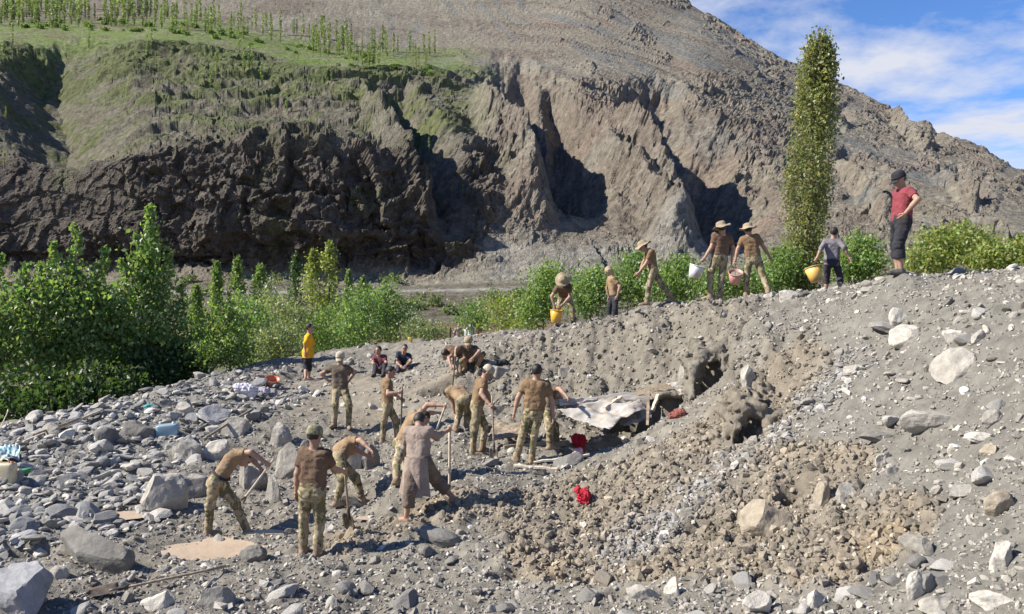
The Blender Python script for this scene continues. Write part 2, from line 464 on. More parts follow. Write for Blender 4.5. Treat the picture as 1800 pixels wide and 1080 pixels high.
C = mixc(C, [0.120, 0.165, 0.052], (1 - sstep(840, 900, PX)) * sstep(8.2, 8.95, TT + 0.6 * wob) * (1 - sstep(9.0, 9.2, TT)) * np.clip(0.5 + 1.2 * gt_, 0, 1) * 0.7)
C = mixc(C, [0.255, 0.238, 0.205], sstep(410, 455, PY + 30 * wob) * sstep(820, 880, PX) * (1 - bank) * 0.8)
C = mixc(C, [0.130, 0.118, 0.085], bank * 0.5)
C = mixc(C, [0.33, 0.31, 0.27], road_m * sstep(0.3, 0.6, road_m))
nT, nU = PX.shape
idx = np.arange(nT * nU).reshape(nT, nU)
quads = np.stack([idx[:-1, :-1], idx[:-1, 1:], idx[1:, 1:], idx[1:, :-1]], -1).reshape(-1, 4)
M_mount = mat_vcol("mountain_rock", nscale=0.45, namp=0.50, bump=1.0, bscale=0.7, bdist=1.6, rough=0.95, spec=0.05, fine=(2.4, 0.9, 0.5))
mountain = mobj("mountain", W.reshape(-1, 3), quads, M_mount, col=C.reshape(-1, 3), smooth=False)
tag(mountain, "bare brown mountainside with shadowed gullies rising across the river", None, None, 'structure')

# where the mountain shows at a photo position (nearest surface), for planting trees on it
_q = W.reshape(-1, 3)
_ok = _q[:, 1] > 60
_mx = 900 + F * _q[:, 0] / _q[:, 1]; _my = HY - F * (_q[:, 2] - ZC) / _q[:, 1]
def on_mountain(px, py, r=5):
    k = np.where(_ok & (np.abs(_mx - px) < r) & (np.abs(_my - py) < r))[0]
    if len(k) == 0: return on_mountain(px, py, r * 2) if r < 60 else None
    near = _q[k, 1].min()
    k = k[_q[k, 1] < near + 12]
    j = k[np.argmin((_mx[k] - px) ** 2 + (_my[k] - py) ** 2)]
    return _q[j]
# ------------------------------------------------------------------ the debris fan, one sheet out to the valley
FEET = []     # filled by the people: (x, y, z of the sole)
GP = [  # photo position, distance of points of the ground
 (0,1080,8.6),(300,1080,8.6),(600,1080,8.5),(900,1080,8.2),(1200,1080,7.6),(1500,1080,6.8),(1800,1080,6.0),
 (0,950,11),(200,905,12.2),(366,940,11.8),(436,940,11.8),(0,840,14.2),(0,752,18),(200,707,20),(370,665,22.5),(450,640,25),
 (545,982,10.4),(637,885,13),(600,750,18),(685,780,17.3),(713,916,11.6),(808,880,11.9),(700,845,13.2),(808,758,16),(838,800,15),(920,814,14),
 (968,787,14.9),(667,655,22.5),(710,648,22.5),(828,650,19.5),(539,668,22.7),
 (600,612,29),(640,614,26),(690,606,27),(690,600,31),(740,594,32),(770,600,27),(800,597,31),(830,592,29),(860,588,28),(930,578,25),(990,574,21.3),(1075,556,20.8),(1137,540,19.6),(1185,533,19.4),(1260,530,17.5),(1330,517,18.6),
 (1463,507,19.0),(1500,503,17.4),(1530,498,15.8),(1556,492,14.4),(1582,487,13.1),(1640,483,12.7),(1700,478,12.3),(1800,470,11.5),
 (900,600,22),(960,592,20),(1050,577,18.5),(1150,565,17.3),(1250,560,16.2),
 (880,695,18.4),(960,697,17.7),(1000,640,18.2),(1100,622,17.5),(1100,703,16.7),(1200,690,15.9),(1200,640,16.3),
 (1000,795,14.6),(1080,775,14.6),(1130,762,14.2),(1200,735,14.0),(1280,705,13.6),
 (1020,880,12),(1150,850,11.7),(1250,850,11),(1150,960,9.9),(950,960,10.3),(780,980,10.2),
 (1350,800,11),(1400,900,9.4),(1400,700,12.4),(1350,620,14),(1500,600,12.6),(1500,540,13.9),(1540,497,13.7),(1500,506,14.8),(1530,540,12.6),
 (1500,780,10.2),(1600,700,10.4),(1700,600,10.5),(1800,560,10),(1800,700,8.6),(1700,850,8),(1800,900,7),(1600,950,7.8),
]
ctl = [at(*p) for p in GP]
RIDGE = [(600,612,29),(640,614,26),(690,606,27),(690,600,31),(740,594,32),(770,600,27),(800,597,31),(830,592,29),(860,588,28),(930,578,25),(1075,556,20.8),(1185,533,19.4),(1330,517,18.6),(1463,506,19.6),(1582,485,14.5),(1700,478,13.6),(1800,470,12.8)]
for p in RIDGE:
    q = at(*p); ctl.append(q + np.array([0.12 * q[0], 4.0, -1.3])); ctl.append(q + np.array([0.25 * q[0], 10.0, -3.6 - 0.4 * max(0, q[2] - 2)]))
for q in [(-13.5, 22, -0.4), (-15, 17, 0.25), (-15, 20, -0.3), (-11, 24, -0.3), (-8.5, 26.5, 0.0), (-14, 30, -0.9), (-9, 32, -0.7), (-5, 3, 0.1), (0, 3, 0.5), (4, 3, 1.3), (9, 5, 2.6), (10, 9, 3.4), (-8, 6, 0.0), (-14, 10, 0.1),
          (13, 13, 4.2), (14, 22, 1.0), (-20, 40, -1.4), (0, 44, -1.6), (20, 40, -1.4), (-22, 14, 0.2), (18, 6, 4.2)]:
    ctl.append(np.array(q, float))
ctl = np.array(ctl)
def _tps(r2): return 0.5 * r2 * np.log(r2 + 1e-6)
def fit_tps(P, z, lam):
    n = len(P); K = _tps(((P[:, None] - P[None]) ** 2).sum(-1)) + lam * np.eye(n)
    Q = np.c_[np.ones(n), P]
    A = np.block([[K, Q], [Q.T, np.zeros((3, 3))]])
    s = np.linalg.solve(A, np.r_[z, 0, 0, 0])
    return s[:n], s[n:]
_w, _a = fit_tps(ctl[:, :2] / 5, ctl[:, 2], 0.02)
def base_z(x, y):
    sh = x.shape; q = np.stack([x.ravel(), y.ravel()], -1) / 5; out = np.zeros(len(q))
    c = ctl[:, :2] / 5
    for k in range(0, len(q), 60000):
        s = q[k:k+60000]
        out[k:k+60000] = _tps(((s[:, None] - c[None]) ** 2).sum(-1)) @ _w + _a[0] + s @ _a[1:]
    return out.reshape(sh)

def axis(dense0, dense1, step, lo, hi):
    a = list(np.arange(dense0, dense1, step)); s = step
    while a[-1] < hi: s = min(s * 1.16, 14); a.append(a[-1] + s)
    s = step; b = [a[0]]
    while b[-1] > lo: s = min(s * 1.16, 14); b.append(b[-1] - s)
    return np.array(b[:0:-1] + a)
gx = axis(-10.5, 9.5, 0.05, -420, 420)
ys_ = [4.6]
while ys_[-1] < 27: ys_.append(ys_[-1] + 0.028 + 0.0023 * (ys_[-1] - 4.6))
s = 0.1
while ys_[-1] < 330: s = min(s * 1.13, 12); ys_.append(ys_[-1] + s)
s = 0.05; pre = [4.6]
while pre[-1] > -160: s = min(s * 1.2, 12); pre.append(pre[-1] - s)
gy = np.array(pre[:0:-1] + ys_)
GX, GY = np.meshgrid(gx, gy)

inner = (1 - sstep(16, 34, np.abs(GX))) * (1 - sstep(30, 48, GY)) * sstep(-8, 1, GY)
near = (np.abs(GX) < 34) & (GY < 48) & (GY > -8)
far_z = -1.2 + 0.2 * fbm(np.stack([GX / 9, GY / 9, 0 * GX], -1), 4, seed=61)
far_z = np.where(GY < 20, far_z + 2.2 * sstep(25, 0, GY), far_z)
far_z -= 2.2 * np.exp(-((GY - 98 - 3 * np.sin(GX / 35)) / 19) ** 2)      # the river bed
far_z = np.where(GY > 112, np.minimum(far_z, -3.5), far_z)
GZ = far_z.copy()
GZ[near] = GZ[near] * (1 - inner[near]) + base_z(GX[near], GY[near]) * inner[near]

# zones of the natural soil: dug-over brown earth against grey slate rubble
def zone(pts, soft=0.5):
    """smooth union of discs (px, py, d, radius m)"""
    m = np.zeros(GX.shape)
    for px, py, d, r in pts:
        q = at(px, py, d); dd = np.hypot(GX - q[0], (GY - q[1]) * 0.8)
        m = np.maximum(m, 1 - sstep(r * (1 - soft), r * (1 + soft), dd))
    return m
zn = fbm(np.stack([GX / 1.3, GY / 1.3, 0 * GX], -1), 4, seed=63)
zn2 = fbm(np.stack([GX / 0.45, GY / 0.45, 0 * GX + 3], -1), 3, seed=65)
brown = zone([(1150,850,11.7,1.1),(1250,800,12,1.0),(1320,740,12.5,0.8),(1380,700,12.8,0.7),(1350,900,9.9,1.0),(1300,960,9.3,0.9),(1400,950,9.0,0.8),(1450,1000,8.4,0.8),
              (1050,870,12.2,0.9),(1020,960,10.2,0.9),(950,900,11.5,0.8),(800,900,11.8,0.5),(1540,960,8.3,0.5),(1480,840,9.7,0.4),(1180,1000,9.2,0.5),(700,930,11.3,0.4),(620,960,10.8,0.4)])
streak = zone([(1100,960,9.9,0.45),(1160,920,10.4,0.45),(1220,885,10.8,0.42),(1290,838,11.2,0.40),(1350,800,11.5,0.40),(1430,755,11.8,0.40),(1480,700,12,0.4)], 0.8)   # a band of grey chips
brown = np.clip(sstep(0.25, 0.75, brown + 0.35 * zn), 0, 1) * (1 - 0.55 * streak)
bankz = zone([(950,640,18.5,1.3),(1050,620,17.6,1.3),(1150,610,16.8,1.2),(1250,600,16,1.1),(900,630,19.5,1.0),(1340,660,13.6,0.8)])
slate = zone([(0,840,14.2,3.0),(100,780,16,2.6),(250,740,18,2.5),(350,720,19.5,2.2),(60,900,12.4,2.0),(450,690,21,2.0)], 0.3)
path = zone([(540,680,22,0.9),(620,690,21,1.1),(560,720,19.5,0.8),(640,720,19,0.9),(760,680,19.5,0.8)])

# relief: billows, clods, cobbles
calm = 1 - 0.75 * path
rel = 0.085 * fbm(np.stack([GX / 1.5, GY / 1.5, 0 * GX], -1), 3, seed=71)
rel += (0.060 + 0.10 * bankz) * calm * fbm(np.stack([GX / 0.5, GY / 0.5, 0 * GX + 2], -1), 3, seed=73)
w1, r1 = worley2(GX, GY, 0.36, seed=3); w2, r2 = worley2(GX + 0.02 * zn2, GY, 0.17, seed=4)
rel += calm * 0.115 * (0.5 + 0.9 * brown + 1.2 * bankz + 0.4 * slate) * (np.clip(0.62 - w1, 0, 1) * (0.3 + 1.2 * r1))
rel += calm * 0.085 * (0.6 + 0.6 * brown + 0.6 * bankz) * (np.clip(0.6 - w2, 0, 1) * (0.2 + 1.3 * r2))
rel += calm * 0.032 * fbm(np.stack([GX / 0.11, GY / 0.11, 0 * GX + 5], -1), 2, seed=75)
# runnels down the scraped bank
rel += 0.22 * bankz * fbm(np.stack([GX / 0.42 + 0.3 * zn, GY / 2.6, 0 * GX + 1], -1), 3, seed=77, ridged=True)
GZ += rel * inner
def gz(x, y):
    """height of the ground sheet"""
    x = np.asarray(x, float); y = np.asarray(y, float)
    i = np.clip(np.searchsorted(gx, x) - 1, 0, len(gx) - 2); j = np.clip(np.searchsorted(gy, y) - 1, 0, len(gy) - 2)
    u = np.clip((x - gx[i]) / (gx[i+1] - gx[i]), 0, 1); v = np.clip((y - gy[j]) / (gy[j+1] - gy[j]), 0, 1)
    return (GZ[j, i] * (1-u) + GZ[j, i+1] * u) * (1-v) + (GZ[j+1, i] * (1-u) + GZ[j+1, i+1] * u) * v

def hit(px, py, d0=5.0, d1=45.0):
    """where the sight line through a photo position meets the ground"""
    d = np.arange(d0, d1, 0.03); p = np.stack([(px - 900) / F * d, d, ZC - (py - HY) / F * d], -1)
    k = np.where(p[:, 2] < gz(p[:, 0], p[:, 1]))[0]
    return p[k[0]] if len(k) else p[-1]

# hollows: (px, py, d, rx, ry, depth)
HOLES = [(1250,672,0.33,0.50,2.3,0.42),(1318,768,0.27,0.40,1.9,0.32),(1062,782,0.80,0.40,0.8,0.25),(1180,712,0.46,0.36,1.0,0.25),(1120,750,0.42,0.32,0.6,0.2),(800,680,0.65,0.32,0.6,0.2),
         (1395,872,0.18,0.16,0.5,0.1),(1225,922,0.22,0.16,0.5,0.1),(1085,1045,0.16,0.12,0.4,0.05),(1000,1010,0.22,0.14,0.2,0),(900,1010,0.25,0.16,0.22,0),(10,968,0.55,0.24,0.6,0.1),(880,760,0.7,0.25,0.3,0.1),(760,845,0.5,0.30,0.3,0.1)]
for px, py, rx, ry, dep, back in HOLES:      # px, py seen; half sizes, depth, how far behind the lip
    q = hit(px, py); e = ((GX - q[0]) / rx) ** 2 + ((GY - q[1] - back) / ry) ** 2
    GZ -= dep * np.exp(-(e * np.clip(1 + 0.5 * zn2, 0.3, 2)) ** 2.6)
# mud pools: level
POOLS = [(365,968,11.05,0.62,0.42),(205,908,12.2,0.42,0.22),(690,905,11.85,0.42,0.16),(465,935,11.9,0.30,0.12)]
pool_z = []
for px, py, d, rx, ry in POOLS:
    q = at(px, py, d); e = ((GX - q[0]) / rx) ** 2 + ((GY - q[1]) / ry) ** 2
    k = e < 1.0
    z0 = np.median(GZ[k]) - 0.02
    pool_z.append((q[0], q[1], z0, rx, ry))
    m = np.exp(-(e / 1.1) ** 2)
    GZ = GZ * (1 - m) + (z0 - 0.05 + 0.11 * zn2 + 0.06 * zn) * m

# trim the crest to the height it has against the valley
CREST = [(600,613),(650,608),(700,602),(740,595),(800,593),(830,590),(860,587),(930,580),(990,576),(1030,567),(1075,559),(1137,543),(1185,537),(1225,534),(1260,532),(1300,526),(1330,520),(1365,517),(1400,514),(1430,511),(1463,509),(1490,505),(1520,498),(1550,493),(1582,488),(1610,485),(1640,483),(1670,481),(1700,480),(1750,476),(1795,472),(1840,468)]
for it in range(10):
    for px, ty in CREST:
        d = np.arange(7, 36, 0.06); x = (px - 900) / F * d; z = gz(x, d); pyy = HY + F * (ZC - z) / d
        k = int(pyy.argmin()); e = (pyy[k] - ty) * d[k] / F
        kk = (np.abs(GX - x[k]) < 3) & (np.abs(GY - d[k]) < 4)
        GZ[kk] += 0.7 * e * np.exp(-((GX[kk] - x[k]) / 0.55) ** 2 - ((GY[kk] - d[k]) / 1.1) ** 2)
# ------------------------------------------------------------------ people: joints traced from the photograph, depths solved from bone lengths
def ray(px, py): return np.array([(px - 900.0) / F, 1.0, -(py - HY) / F])
CAM = np.array([0, 0, ZC])
def solve(P, spec, Ln):
    """joint seen at spec=(px,py[,sign]) at bone length Ln from joint P; sign + farther, - nearer, 0 as close to P's distance as possible"""
    r = ray(spec[0], spec[1]); sgn = spec[2] if len(spec) > 2 else 0
    p = P - CAM; rr = r @ r; rp = r @ p
    if sgn == 0:
        q = r * p[1]; v = q - p; l = np.linalg.norm(v)
        if l < Ln * 0.8:                     # too short on screen: lean it towards the camera or away a little
            sgn = -1 if len(spec) < 4 else spec[3]
        else:
            return P + v * min(1.0, Ln * 1.06 / l)
    disc = rp * rp - rr * (p @ p - Ln * Ln)
    if disc < 0:
        q = r * (rp / rr); v = q - p
        return P + v * min(1.0, Ln * 1.06 / np.linalg.norm(v))
    return CAM + r * ((rp + (1 if sgn > 0 else -1) * math.sqrt(disc)) / rr)

def pose(d, h, yaw, pel, neck, head, armR, armL, legR, legL, look=None, toes=None, fat=1.0):
    s = h / 1.75; J = dict(s=s, h=h, fat=fat)
    ya = math.radians(yaw); fw = np.array([math.sin(ya), math.cos(ya), 0.0]); rt = np.array([math.cos(ya), -math.sin(ya), 0.0])
    J['pel'] = at(pel[0], pel[1], d)
    J['neck'] = solve(J['pel'], neck, 0.50 * s)
    J['head'] = solve(J['neck'], head, 0.165 * s)
    ax = norm(J['neck'] - J['pel'])
    rt2 = norm(rt - ax * (rt @ ax)); J['rt'] = rt2; J['ax'] = ax; J['fw'] = norm(np.cross(ax, rt2)) ; J['yaw'] = yaw
    if J['fw'] @ fw < 0 and abs(ax[2]) > 0.3: J['fw'] = -J['fw']
    for side, sg, arm, leg in (('R', 1, armR, legR), ('L', -1, armL, legL)):
        J['sh' + side] = J['neck'] + sg * rt2 * 0.160 * s * fat - ax * 0.055 * s
        J['hip' + side] = J['pel'] + sg * norm(rt) * 0.088 * s
        J['el' + side] = solve(J['sh' + side], arm[0], 0.285 * s)
        J['wr' + side] = solve(J['el' + side], arm[1], 0.255 * s)
        J['kn' + side] = solve(J['hip' + side], leg[0], 0.43 * s)
        J['an' + side] = solve(J['kn' + side], leg[1], 0.41 * s)
    lk = look or (yaw, 0); a, b = math.radians(lk[0]), math.radians(lk[1])
    J['look'] = np.array([math.sin(a) * math.cos(b), math.cos(a) * math.cos(b), math.sin(b)])
    tz = toes or (yaw, yaw)
    for side, t in (('R', tz[0]), ('L', tz[1])):
        t = math.radians(t); J['toe' + side] = np.array([math.sin(t), math.cos(t), 0.0])
    return J

PEOPLE = {}
def person(key, **k): PEOPLE[key] = pose(**k)
# the diggers in the hollow
person('pick', d=11.9, h=1.74, yaw=78, pel=(381,846), neck=(415,797,1), head=(428,807,1), look=(85,-60),
       armR=((441,795,-1),(466,813,-1)), armL=((440,803,1),(458,824,-1)), legR=((369,889,0),(366,934,0)), legL=((416,890,1),(434,933,0)), toes=(70,95))
person('cap_back', d=10.4, h=1.75, yaw=14, pel=(549,862), neck=(554,787,0), head=(553,767,0), look=(20,-12),
       armR=((588,826,1),(604,829,1)), armL=((523,832,0),(521,864,1)), legR=((562,914,1),(558,974,0)), legL=((534,912,1),(533,965,0)), toes=(60,5))
person('bent_behind', d=13.0, h=1.72, yaw=62, pel=(594,808), neck=(608,779,1), head=(619,789,1), look=(70,-60),
       armR=((634,774,-1),(650,790,-1)), armL=((630,790,1),(648,803,1)), legR=((602,842,-1),(592,882,0)), legL=((630,845,1),(637,879,0)), toes=(60,85))
person('hips', d=18.0, h=1.74, yaw=182, pel=(598,684), neck=(597,641,0), head=(598,627,-1), look=(180,-12),
       armR=((565,657,1),(585,678,-1)), armL=((623,655,1),(609,677,-1)), legR=((589,714,-1),(588,745,0)), legL=((614,714,-1),(613,748,0)), toes=(200,160))
person('pole', d=17.3, h=1.74, yaw=70, pel=(681,709), neck=(680,667,0), head=(686,655,0), look=(95,-20),
       armR=((682,693,-1),(700,690,0)), armL=((692,693,1),(703,700,1)), legR=((675,740,0),(672,777,0)), legL=((695,740,1),(698,771,0)), toes=(100,80))
person('kameez', d=11.6, h=1.74, yaw=18, pel=(736,814), neck=(735,753,1), head=(738,742,1), look=(25,-45),
       armR=((768,768,1),(787,757,1)), armL=((713,786,1),(722,770,1)), legR=((768,846,1),(796,874,0)), legL=((721,863,-1),(714,908,0)), toes=(75,-60))
person('arch', d=13.2, h=1.72, yaw=72, pel=(706,780), neck=(731,729,1), head=(744,736,1), look=(80,-60),
       armR=((754,708,0),(776,713,-1)), armL=((752,726,1),(770,726,1)), legR=((697,812,-1),(697,844,0)), legL=((714,815,1),(709,842,0)), toes=(70,70))
person('rump', d=16.0, h=1.72, yaw=-25, pel=(818,703), neck=(799,684,1), head=(790,692,1), look=(-30,-70),
       armR=((812,708,1),(806,730,1)), armL=((795,706,1),(799,728,1)), legR=((822,734,1),(817,762,0)), legL=((806,731,1),(801,752,0)))
person('pale_cap', d=15.0, h=1.74, yaw=76, pel=(839,713), neck=(848,666,0), head=(857,655,0), look=(85,-38),
       armR=((846,692,-1),(860,710,-1)), armL=((857,693,1),(866,714,1)), legR=((834,755,0),(831,793,0)), legL=((853,753,0),(848,788,0)), toes=(100,80))
person('broad', d=14.0, h=1.78, yaw=8, pel=(938,723), neck=(944,669,0), head=(944,654,0), look=(15,-8), fat=1.1,
       armR=((970,706,0),(972,733,-1)), armL=((907,706,0),(903,731,0)), legR=((938,766,0),(934,808,0)), legL=((919,764,0),(908,804,0)), toes=(20,-25))
person('hidden', d=15.0, h=1.72, yaw=76, pel=(958,722), neck=(967,685,1), head=(977,690,1), look=(80,-60),
       armR=((984,684,-1),(996,697,-1)), armL=((985,700,1),(995,714,1)), legR=((966,752,-1),(967,784,0)), legL=((976,750,1),(979,781,0)))
person('crouch', d=19.4, h=1.72, yaw=184, pel=(828,631), neck=(824,611,-1), head=(823,602,-1), look=(184,-15),
       armR=((803,612,-1),(800,624,-1)), armL=((843,618,-1),(832,629,-1)), legR=((813,634,-1),(819,646,1)), legL=((849,623,-1),(838,646,1)), toes=(200,160))
person('black_hair', d=19.9, h=1.70, yaw=250, pel=(812,622), neck=(793,615,0), head=(781,625,-1), look=(250,-60),
       armR=((799,630,1),(797,643,0)), armL=((789,629,-1),(792,642,-1)), legR=((816,638,-1),(818,655,0)), legL=((806,638,-1),(808,656,0)))
person('sit_red', d=22.5, h=1.66, yaw=195, pel=(668,650), neck=(667,625,0), head=(665,617,-1), look=(200,-5),
       armR=((655,638,-1),(663,645,-1)), armL=((679,639,-1),(672,645,-1)), legR=((660,642,-1),(658,657,-1)), legL=((676,642,-1),(674,657,-1)))
person('sit_navy', d=22.9, h=1.70, yaw=190, pel=(709,645), neck=(710,622,0), head=(711,614,-1), look=(180,-5),
       armR=((696,636,-1),(704,643,-1)), armL=((722,636,-1),(714,643,-1)), legR=((701,638,-1),(700,651,-1)), legL=((718,638,-1),(717,651,-1)))
person('yellow', d=22.7, h=1.72, yaw=80, pel=(541,620), neck=(543,582,0), head=(545,571,0), look=(80,-3),
       armR=((536,603,-1),(537,622,-1)), armL=((550,603,1),(549,622,1)), legR=((538,645,0),(537,664,-1)), legL=((544,645,0),(543,663,1)))
# the bucket chain along the crest
person('yellow_bucket', d=21.2, h=1.72, yaw=176, pel=(993,520), neck=(990,503,-1), head=(989,494,-1), look=(182,-60),
       armR=((970,521,-1),(975,540,-1)), armL=((1002,522,-1),(986,539,-1)), legR=((981,545,-1),(979,568,0)), legL=((1006,545,-1),(1008,569,0)), toes=(190,165))
person('turban', d=21.9, h=1.72, yaw=258, pel=(1080,521), neck=(1074,485,0), head=(1068,473,0), look=(245,-25),
       armR=((1067,506,1),(1070,522,0)), armL=((1090,504,-1),(1085,521,-1)), legR=((1071,545,1),(1068,568,0)), legL=((1081,545,-1),(1082,567,0)))
person('walker', d=19.5, h=1.76, yaw=268, pel=(1147,473), neck=(1142,440,0), head=(1130,434,0), look=(265,-25),
       armR=((1131,462,1),(1124,480,1)), armL=((1135,465,-1),(1121,482,-1)), legR=((1164,503,1),(1184,526,0)), legL=((1140,505,0),(1137,532,0)))
person('white_bucket', d=17.4, h=1.75, yaw=-8, pel=(1265,452), neck=(1270,412,0), head=(1269,402,0), look=(-5,-5),
       armR=((1289,437,1),(1286,458,1)), armL=((1250,436,-1),(1237,456,0)), legR=((1269,488,0),(1265,525,0)), legL=((1248,487,1),(1249,521,0)), toes=(0,-70))
person('pink_bucket', d=18.4, h=1.76, yaw=8, pel=(1324,454), neck=(1317,415,0), head=(1315,405,0), look=(0,-8),
       armR=((1347,441,0),(1358,459,0)), armL=((1297,438,0),(1292,460,0)), legR=((1342,488,1),(1350,511,0)), legL=((1313,487,0),(1311,516,0)))
person('grey_shirt', d=19.3, h=1.74, yaw=12, pel=(1462,460), neck=(1464,413,0), head=(1469,400,0), look=(45,0),
       armR=((1484,435,0),(1495,457,0)), armL=((1444,436,0),(1434,458,0)), legR=((1477,488,1),(1476,510,0)), legL=((1453,488,1),(1452,513,0)))
person('maroon', d=13.05, h=1.76, yaw=264, pel=(1584,390), neck=(1589,331,0), head=(1580,314,0), look=(262,-22), fat=1.04,
       armR=((1607,352,1),(1584,380,1)), armL=((1613,351,0),(1588,379,-1)), legR=((1575,432,1),(1578,474,0)), legL=((1579,433,0),(1584,475,0)), toes=(262,270))
# onlookers beyond the crest
for key, (px, py), yw, d in (('far_pink', (806,570), 150, 43.0), ('far_white', (818,573), 200, 45.0), ('far_tall', (828,565), 170, 44.0), ('far_red', (838,566), 200, 44.5)):
    k = 31.0 / d * 44 / 31 * 1.0
    o = lambda dx, dy: (px + dx * 44 / d, py + dy * 44 / d)
    person(key, d=d, h=1.7, yaw=yw, pel=o(0, 23), neck=o(0, 7) + (0,), head=o(0, 2) + (0,), look=(yw, 0),
           armR=(o(-8, 15) + (0,), o(-8, 23) + (0,)), armL=(o(8, 15) + (0,), o(8, 23) + (0,)), legR=(o(-3, 37) + (0,), o(-3, 50) + (0,)), legL=(o(3, 37) + (0,), o(3, 50) + (0,)))

SOLE = 0.085
for key, J in PEOPLE.items():
    if key.startswith('far'):
        continue
    for side in 'RL':
        a = J['an' + side]; t = J['toe' + side]
        FEET.append((a[0] + 0.06 * t[0], a[1] + 0.06 * t[1], a[2] - SOLE * J['s'] + 0.012))
    if key.startswith('sit'):
        p = J['pel']; FEET.append((p[0], p[1], p[2] - 0.10))
for it in range(6):
    for x, y, z in FEET:
        e = z - float(gz(x, y)); rr_ = (GX - x) ** 2 + (GY - y) ** 2
        k = rr_ < 1.6
        GZ[k] += 0.9 * e * np.exp(-(rr_[k] / 0.30 ** 2) ** 0.9)
# colours of the soil itself
def mixg(a, b, t): return a + (np.asarray(b) - a) * np.clip(t, 0, 1)[..., None]
GC = np.zeros(GX.shape + (3,)) + np.array([0.268, 0.250, 0.218])
GC = mixg(GC, [0.262, 0.255, 0.240], slate * 0.9)
GC = mixg(GC, [0.325, 0.305, 0.268], sstep(0.0, 0.5, zn) * 0.5)
GC = mixg(GC, [0.215, 0.203, 0.182], sstep(0.0, 0.5, fbm(np.stack([GX / 2.2, GY / 2.2, 0 * GX + 8], -1), 3, seed=83)) * 0.6)
GC = mixg(GC, [0.245, 0.225, 0.190], bankz * 0.8)
GC = mixg(GC, [0.288, 0.250, 0.200], brown * (0.72 + 0.3 * zn))
GC = mixg(GC, [0.320, 0.265, 0.195], brown * sstep(0.15, 0.55, zn2 + 0.4 * zn) * 0.3)
GC = mixg(GC, [0.310, 0.275, 0.225], path * 0.7)
ochre = zone([(960,1005,9.4,0.16),(995,990,9.6,0.14),(600,935,11.2,0.35),(740,900,11.8,0.3),(1560,1000,7.8,0.25)])
GC = mixg(GC, [0.36, 0.285, 0.195], sstep(0.3, 0.7, ochre + 0.3 * zn2) * 0.5)
GC = GC * (1 + 0.16 * (r2[..., None] - 0.5) + 0.16 * (r1[..., None] - 0.5)) if r2.shape == GX.shape else GC
silt = zone([(1650,600,10.6,1.6),(1750,700,8.8,1.4),(1600,700,10.4,1.2),(1700,850,8,1.3),(1780,560,10.4,1.6),(1560,560,12.8,1.4),(1450,560,14.5,1.2),(1620,950,7.8,0.9),(1740,980,6.9,1.2)], 0.6)
GC = mixg(GC, [0.232, 0.226, 0.210], silt * (1 - brown) * (0.8 + 0.3 * zn))
GC *= np.array([0.74, 0.72, 0.68])
outer = 1 - inner
GC = mixg(GC, [0.120, 0.125, 0.065], outer)
M_ground = mat_vcol("debris_soil", nscale=5.0, namp=0.30, bump=0.8, bscale=14, bdist=0.05, rough=0.95, spec=0.15, fine=(60, 0.6, 0.012))
nY, nX = GX.shape
gi = np.arange(nY * nX).reshape(nY, nX)
gq = np.stack([gi[:-1, :-1], gi[:-1, 1:], gi[1:, 1:], gi[1:, :-1]], -1).reshape(-1, 4)
ground = mobj("ground", np.stack([GX, GY, GZ], -1).reshape(-1, 3), gq, M_ground, col=GC.reshape(-1, 3), smooth=True)
tag(ground, "grey debris fan of mud and broken slate with a dug-out brown hollow", None, None, 'structure')

# muddy river between the fan and the mountain
M_river, nt, N, L, b = new_mat("muddy_river")
b.inputs['Base Color'].default_value = (0.20, 0.135, 0.085, 1); b.inputs['Roughness'].default_value = 0.25
tc = nd(N, 'ShaderNodeTexCoord'); add_bump(nt, b, tc.outputs['Object'], 0.6, 0.5, 0.3)
rx = np.linspace(-420, 420, 60)
rv = np.array([[x, y + 3 * math.sin(x / 60), -1.9] for y in (64, 92, 116) for x in rx])
ri = np.arange(180).reshape(3, 60)
river = mobj("river", rv, np.stack([ri[:-1, :-1], ri[:-1, 1:], ri[1:, 1:], ri[1:, :-1]], -1).reshape(-1, 4), M_river)
tag(river, "brown muddy river at the foot of the mountain", None, None, 'structure')

# mud pools
M_mud = mat_simple("wet_mud", (0.46, 0.355, 0.255), rough=0.42, var=0.16, scale=2.2, bump=0.5, bscale=6, bdist=0.03, dirt=(0.36, 0.275, 0.195))
MUDL = ["large puddle of pale brown liquid mud at the feet of the man swinging a pick",
        "small patch of pale brown mud between the grey boulder and the long dark boulder",
        "strip of ochre mud beside the bare foot of the man in the long shirt",
        "narrow mud patch between the pick man and the man with the camouflage cap"]
for (x, y, z, ax_, ay_), lab in zip(pool_z, MUDL):
    # the mud fills the hollow up to its level: only where the ground lies lower
    uu, vv = np.meshgrid(np.linspace(-1.5, 1.5, 70), np.linspace(-1.5, 1.5, 50))
    X, Y = x + ax_ * uu, y + ay_ * vv
    e = uu ** 2 + vv ** 2 + 0.7 * fbm(np.stack([X / 0.3, Y / 0.2, 0 * X], -1), 3, seed=91)
    low = (gz(X, Y) < z + 0.012) & (e < 1.5)
    pi_ = np.arange(X.size).reshape(X.shape)
    keep = low[:-1, :-1] & low[1:, 1:] & low[:-1, 1:] & low[1:, :-1]
    f = np.stack([pi_[:-1, :-1], pi_[:-1, 1:], pi_[1:, 1:], pi_[1:, :-1]], -1)[keep]
    if not len(f): continue
    zz = np.maximum(z + 0.010 * fbm(np.stack([X / 0.4, Y / 0.4, 0 * X], -1), 2, seed=93), gz(X, Y) - 0.01)
    used, inv = np.unique(f, return_inverse=True)
    o = mobj("mud_puddle", np.stack([X, Y, zz], -1).reshape(-1, 3)[used], inv.reshape(-1, 4), M_mud, base=(x, y, z)); tag(o, lab, None, None, 'structure')
